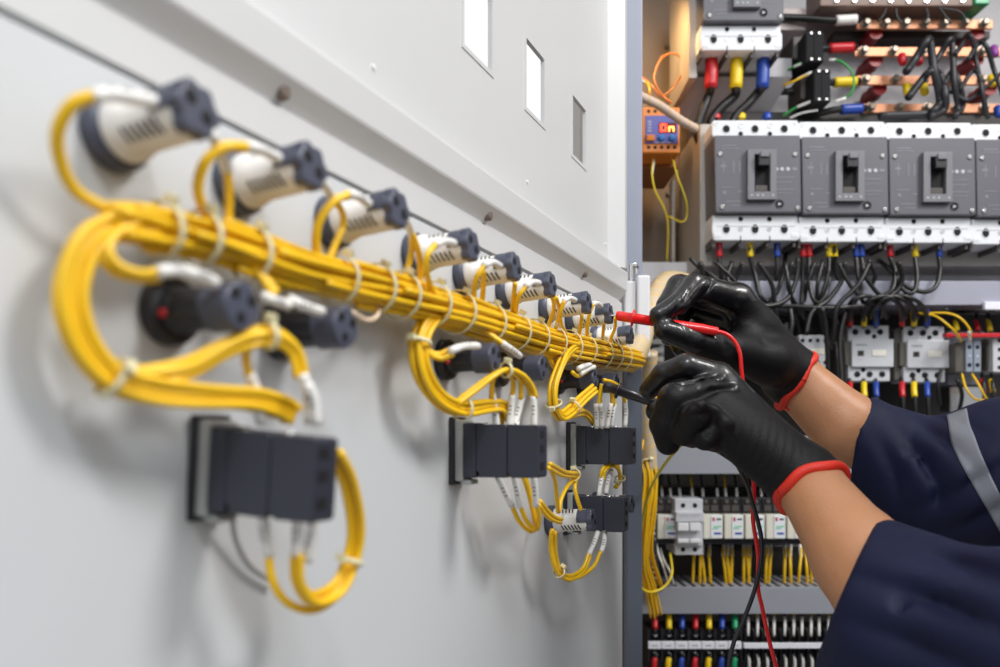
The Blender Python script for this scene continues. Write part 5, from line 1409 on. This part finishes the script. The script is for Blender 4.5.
# cuffs: openings
def plane_from(a, b, c):
    n = (b-a).cross(c-a).normalized(); return n
def sel_cut(s, p, n, region_c, rad):
    X, Y, Z = np.meshgrid(*s.ax, indexing='ij', sparse=True)
    q = (X-p.x)*n.x+(Y-p.y)*n.y+(Z-p.z)*n.z
    r = np.sqrt((X-region_c.x)**2+(Y-region_c.y)**2+(Z-region_c.z)**2)
    s.d = np.where(r < rad, np.maximum(s.d, q), s.d)
a_, b_, c_ = PP(868, 398, .775), PP(851, 474, .775), PP(868, 440, .86)
n = plane_from(a_, b_, c_); n = n if n.x < 0 else -n
sel_cut(s, a_, n, PP(850, 440, .79), 0.075)
a_, b_, c_ = PP(874, 524, .54), PP(824, 640, .54), PP(850, 600, .64)
n = plane_from(a_, b_, c_); n = n if n.x < 0 else -n
sel_cut(s, a_, n, PP(840, 590, .56), 0.10)
cov = s.mesh('work_jacket', NAVY, person, smooth=6)
WORLD[cov.name] = person.location.copy()
# trousers and boots
s = SDF((0.42, 0.33, -1.34), (0.80, 0.73, -0.35), 0.006)
s.cone(hip, hip+V((0, 0, -0.02)), 0.16, 0.15, 0.03)
for dy in (-0.09, 0.09): s.chain([hip+V((0, dy, -0.02)), hip+V((-0.03, dy*1.1, -0.45)), hip+V((0.0, dy*1.2, -0.86))], [0.105, 0.085, 0.07], 0.03)
s.mesh('trousers', NAVY, person)
for dy in (-1, 1):
    s = SDF((0.42, 0.53+dy*0.108-0.07, -1.405), (0.74, 0.53+dy*0.108+0.07, -1.20), 0.005)
    q = hip+V((0.0, dy*0.108, -0.90)); s.chain([q+V((0.02, 0, 0.08)), q+V((0.02, 0, -0.02)), q+V((-0.11, 0, -0.04))], [0.055, 0.052, 0.045], 0.02)
    s.cut(V((0, 0, -1.398)), (0, 0, -1)); s.mesh('boot', BLKP, person)

# reflective band: strip of cloth hugging the far sleeve, found by casting onto the sleeve surface
dg = None
from mathutils.bvhtree import BVHTree
me = cov.data
bv = BVHTree.FromPolygons([v.co+person.location for v in me.vertices], [tuple(p.vertices) for p in me.polygons])
L0 = [(947, 416), (950, 432), (953, 446), (960, 462), (970, 480), (982, 500), (996, 524), (1010, 548), (1024, 568)]
L1 = [(967, 409), (970, 424), (975, 437), (981, 453), (989, 471), (998, 490), (1010, 512), (1024, 536), (1038, 556)]
b = MB(); vs = []; rows = 0
O = V((0, 0, 0))
for (p0, p1) in zip(spline([V((*q, 0)) for q in L0], 5), spline([V((*q, 0)) for q in L1], 5)):
    row = []
    for k in range(9):
        q = p0.lerp(p1, k/8); d = V(((q.x-HX)/F, 1, (HY-q.y)/F)).normalized()
        hit, nrm, _, _ = bv.ray_cast(O+d*0.5, d)
        if hit is None: row = None; break
        if nrm.dot(d) > 0: nrm = -nrm
        row.append((hit, nrm))
    if row: rows += 1; vs.append(row)
if rows > 3:
    flat = [h+n_*0.0012 for r in vs for h, n_ in r]+[h-n_*0.0006 for r in vs for h, n_ in r]
    N = rows*9; fs = []
    for i in range(rows-1):
        for k in range(8):
            a = i*9+k; fs.append([a, a+1, a+10, a+9]); fs.append([N+a, N+a+9, N+a+10, N+a+1])
    for i in range(rows-1):
        for k in (0, 8):
            a = i*9+k; fs.append([a, a+9, N+a+9, N+a] if k == 0 else [a, N+a, N+a+9, a+9])
    for k in range(8):
        fs.append([k, N+k, N+k+1, k+1]); a = (rows-1)*9+k; fs.append([a, a+1, N+a+1, N+a])
    b.add(flat, fs, REFL, True)
    rb = b.build('reflective_band', cov); rb['label'] = 'grey reflective band round the far sleeve'

# =================================================== test probes and leads
def probe(label, tip, a, c, m, rad, flange, lead, leadlabel=None):
    root = empty('test_probe', a, label, 'test probe')
    b = MB(); b.cyl(tip, a, 0.0007, STEEL, 10, r1=0.0009); b.build('metal_tip', root)
    d = (c-a)
    b = MB(); L = d.length
    prof = [(rad*0.75, 0), (rad*0.95, 0.001), (rad, 0.004), (rad, flange*L-0.0015), (rad*1.75, flange*L-0.0008), (rad*1.75, flange*L+0.0008), (rad*1.05, flange*L+0.0015), (rad*0.95, L*0.5), (rad*1.02, L*0.85), (rad*0.8, L)]
    b.lathe(prof, m, 20, a, d); b.build('handle', root)
    b = MB(); b.tube(lead, 0.0019, m, 10, 8); b.build('lead_wire', root)
    return root
PRED = mat('red_probe_plastic', (0.80, 0.012, 0.012), 0.3, coat=0.3); PBLK = mat('black_probe_plastic', (0.02, 0.018, 0.022), 0.3, coat=0.2)
probe('red test probe held by the far glove, its lead curling down over the thumb', PP(607, 315.5, .742), PP(616, 315.5, .741), PP(718, 331.5, .722), PRED, 0.0046, 0.17,
      [PP(716, 331, .722), PP(726, 334, .720), PP(735, 342, .719), PP(740, 354, .718), PP(741.5, 370, .718), PP(745, 400, .718), PP(750, 440, .716), PP(753, 475, .712), PP(754, 495, .71), PP(753, 520, .71), PP(758, 554, .71), PP(758, 587, .71), PP(762, 607, .71), PP(769, 640, .71), PP(778, 672, .71), PP(800, 740, .71)])
probe('black test probe held by the near glove, its lead hanging across the red one', PP(600, 384, .712), PP(604, 385.5, .711), PP(690, 415, .690), PBLK, 0.0043, 0.17,
      [PP(688, 414, .690), PP(705, 425, .70), PP(728, 450, .70), PP(745, 480, .70), PP(752, 501, .70), PP(758, 522, .70), PP(761.5, 540, .70), PP(761, 561, .70), PP(755, 589, .70), PP(744, 619, .70), (PP(733, 645, .70)), PP(729, 672, .70), PP(728, 740, .70)])
# =================================================== camera, light, world
cam = bpy.data.cameras.new('camera'); co = bpy.data.objects.new('camera', cam); COL.objects.link(co)
co.rotation_euler = (math.pi/2, 0, 0)
cam.sensor_width = 36; cam.lens = 36*F/1000; cam.shift_y = (HY-333.5)/1000
cam.clip_start = 0.01
cam.dof.use_dof = True; cam.dof.focus_distance = 0.72; cam.dof.aperture_fstop = 5.2
SC.camera = co
w = bpy.data.worlds.new('world'); SC.world = w; w.use_nodes = True
nt = w.node_tree; bg = nt.nodes['Background']
tc = nt.nodes.new('ShaderNodeTexCoord'); sp = nt.nodes.new('ShaderNodeSeparateXYZ'); cr = nt.nodes.new('ShaderNodeValToRGB'); mr = nt.nodes.new('ShaderNodeMapRange')
nt.links.new(tc.outputs['Generated'], sp.inputs[0]); mr.inputs['From Min'].default_value = -1; mr.inputs['From Max'].default_value = 1
nt.links.new(sp.outputs['Z'], mr.inputs['Value']); nt.links.new(mr.outputs['Result'], cr.inputs['Fac']); nt.links.new(cr.outputs['Color'], bg.inputs['Color'])
e = cr.color_ramp.elements; e[0].position = 0.30; e[0].color = (0.04, 0.043, 0.048, 1); e[1].position = 0.66; e[1].color = (1.0, 1.0, 1.0, 1)
x = e.new(0.5); x.color = (0.29, 0.31, 0.33, 1)
bg.inputs['Strength'].default_value = 1.0
def area(name, loc, to, size, power, col=(1,1,1)):
    l = bpy.data.lights.new(name, 'AREA'); l.energy = power; l.size = size; l.color = col; l.shape = 'DISK'
    o = bpy.data.objects.new(name, l); COL.objects.link(o); o.location = loc
    o.rotation_euler = (V(to)-V(loc)).to_track_quat('-Z', 'Y').to_euler(); return o
area('ceiling_lamp', (1.3, 0.15, 1.35), (0, .6, 0), 0.5, 22, (1.0, 0.98, 0.95))
area('work_lamp', (0.25, -0.6, 1.3), (0.4, 1.2, 0), 0.35, 9, (0.92, 0.96, 1.0))
area('glove_fill_light', (0.12, -0.25, 0.75), (0.25, .68, 0), 0.12, 1.3, (0.90, 0.94, 1.0))  # added fill from the camera side for highlights on the gloves
area('warm_glow_fill', (0.215, 1.22, 0.66), (0.20, 1.45, 0.35), 0.05, 0.65, (1.0, 0.60, 0.25))  # added warm light imitating the glow at the upper left, no real fitting
SC.view_settings.view_transform = 'Standard'; SC.view_settings.look = 'None'
SC.view_settings.gamma = 1; SC.view_settings.use_curve_mapping = False
SC.view_settings.exposure = 0.05
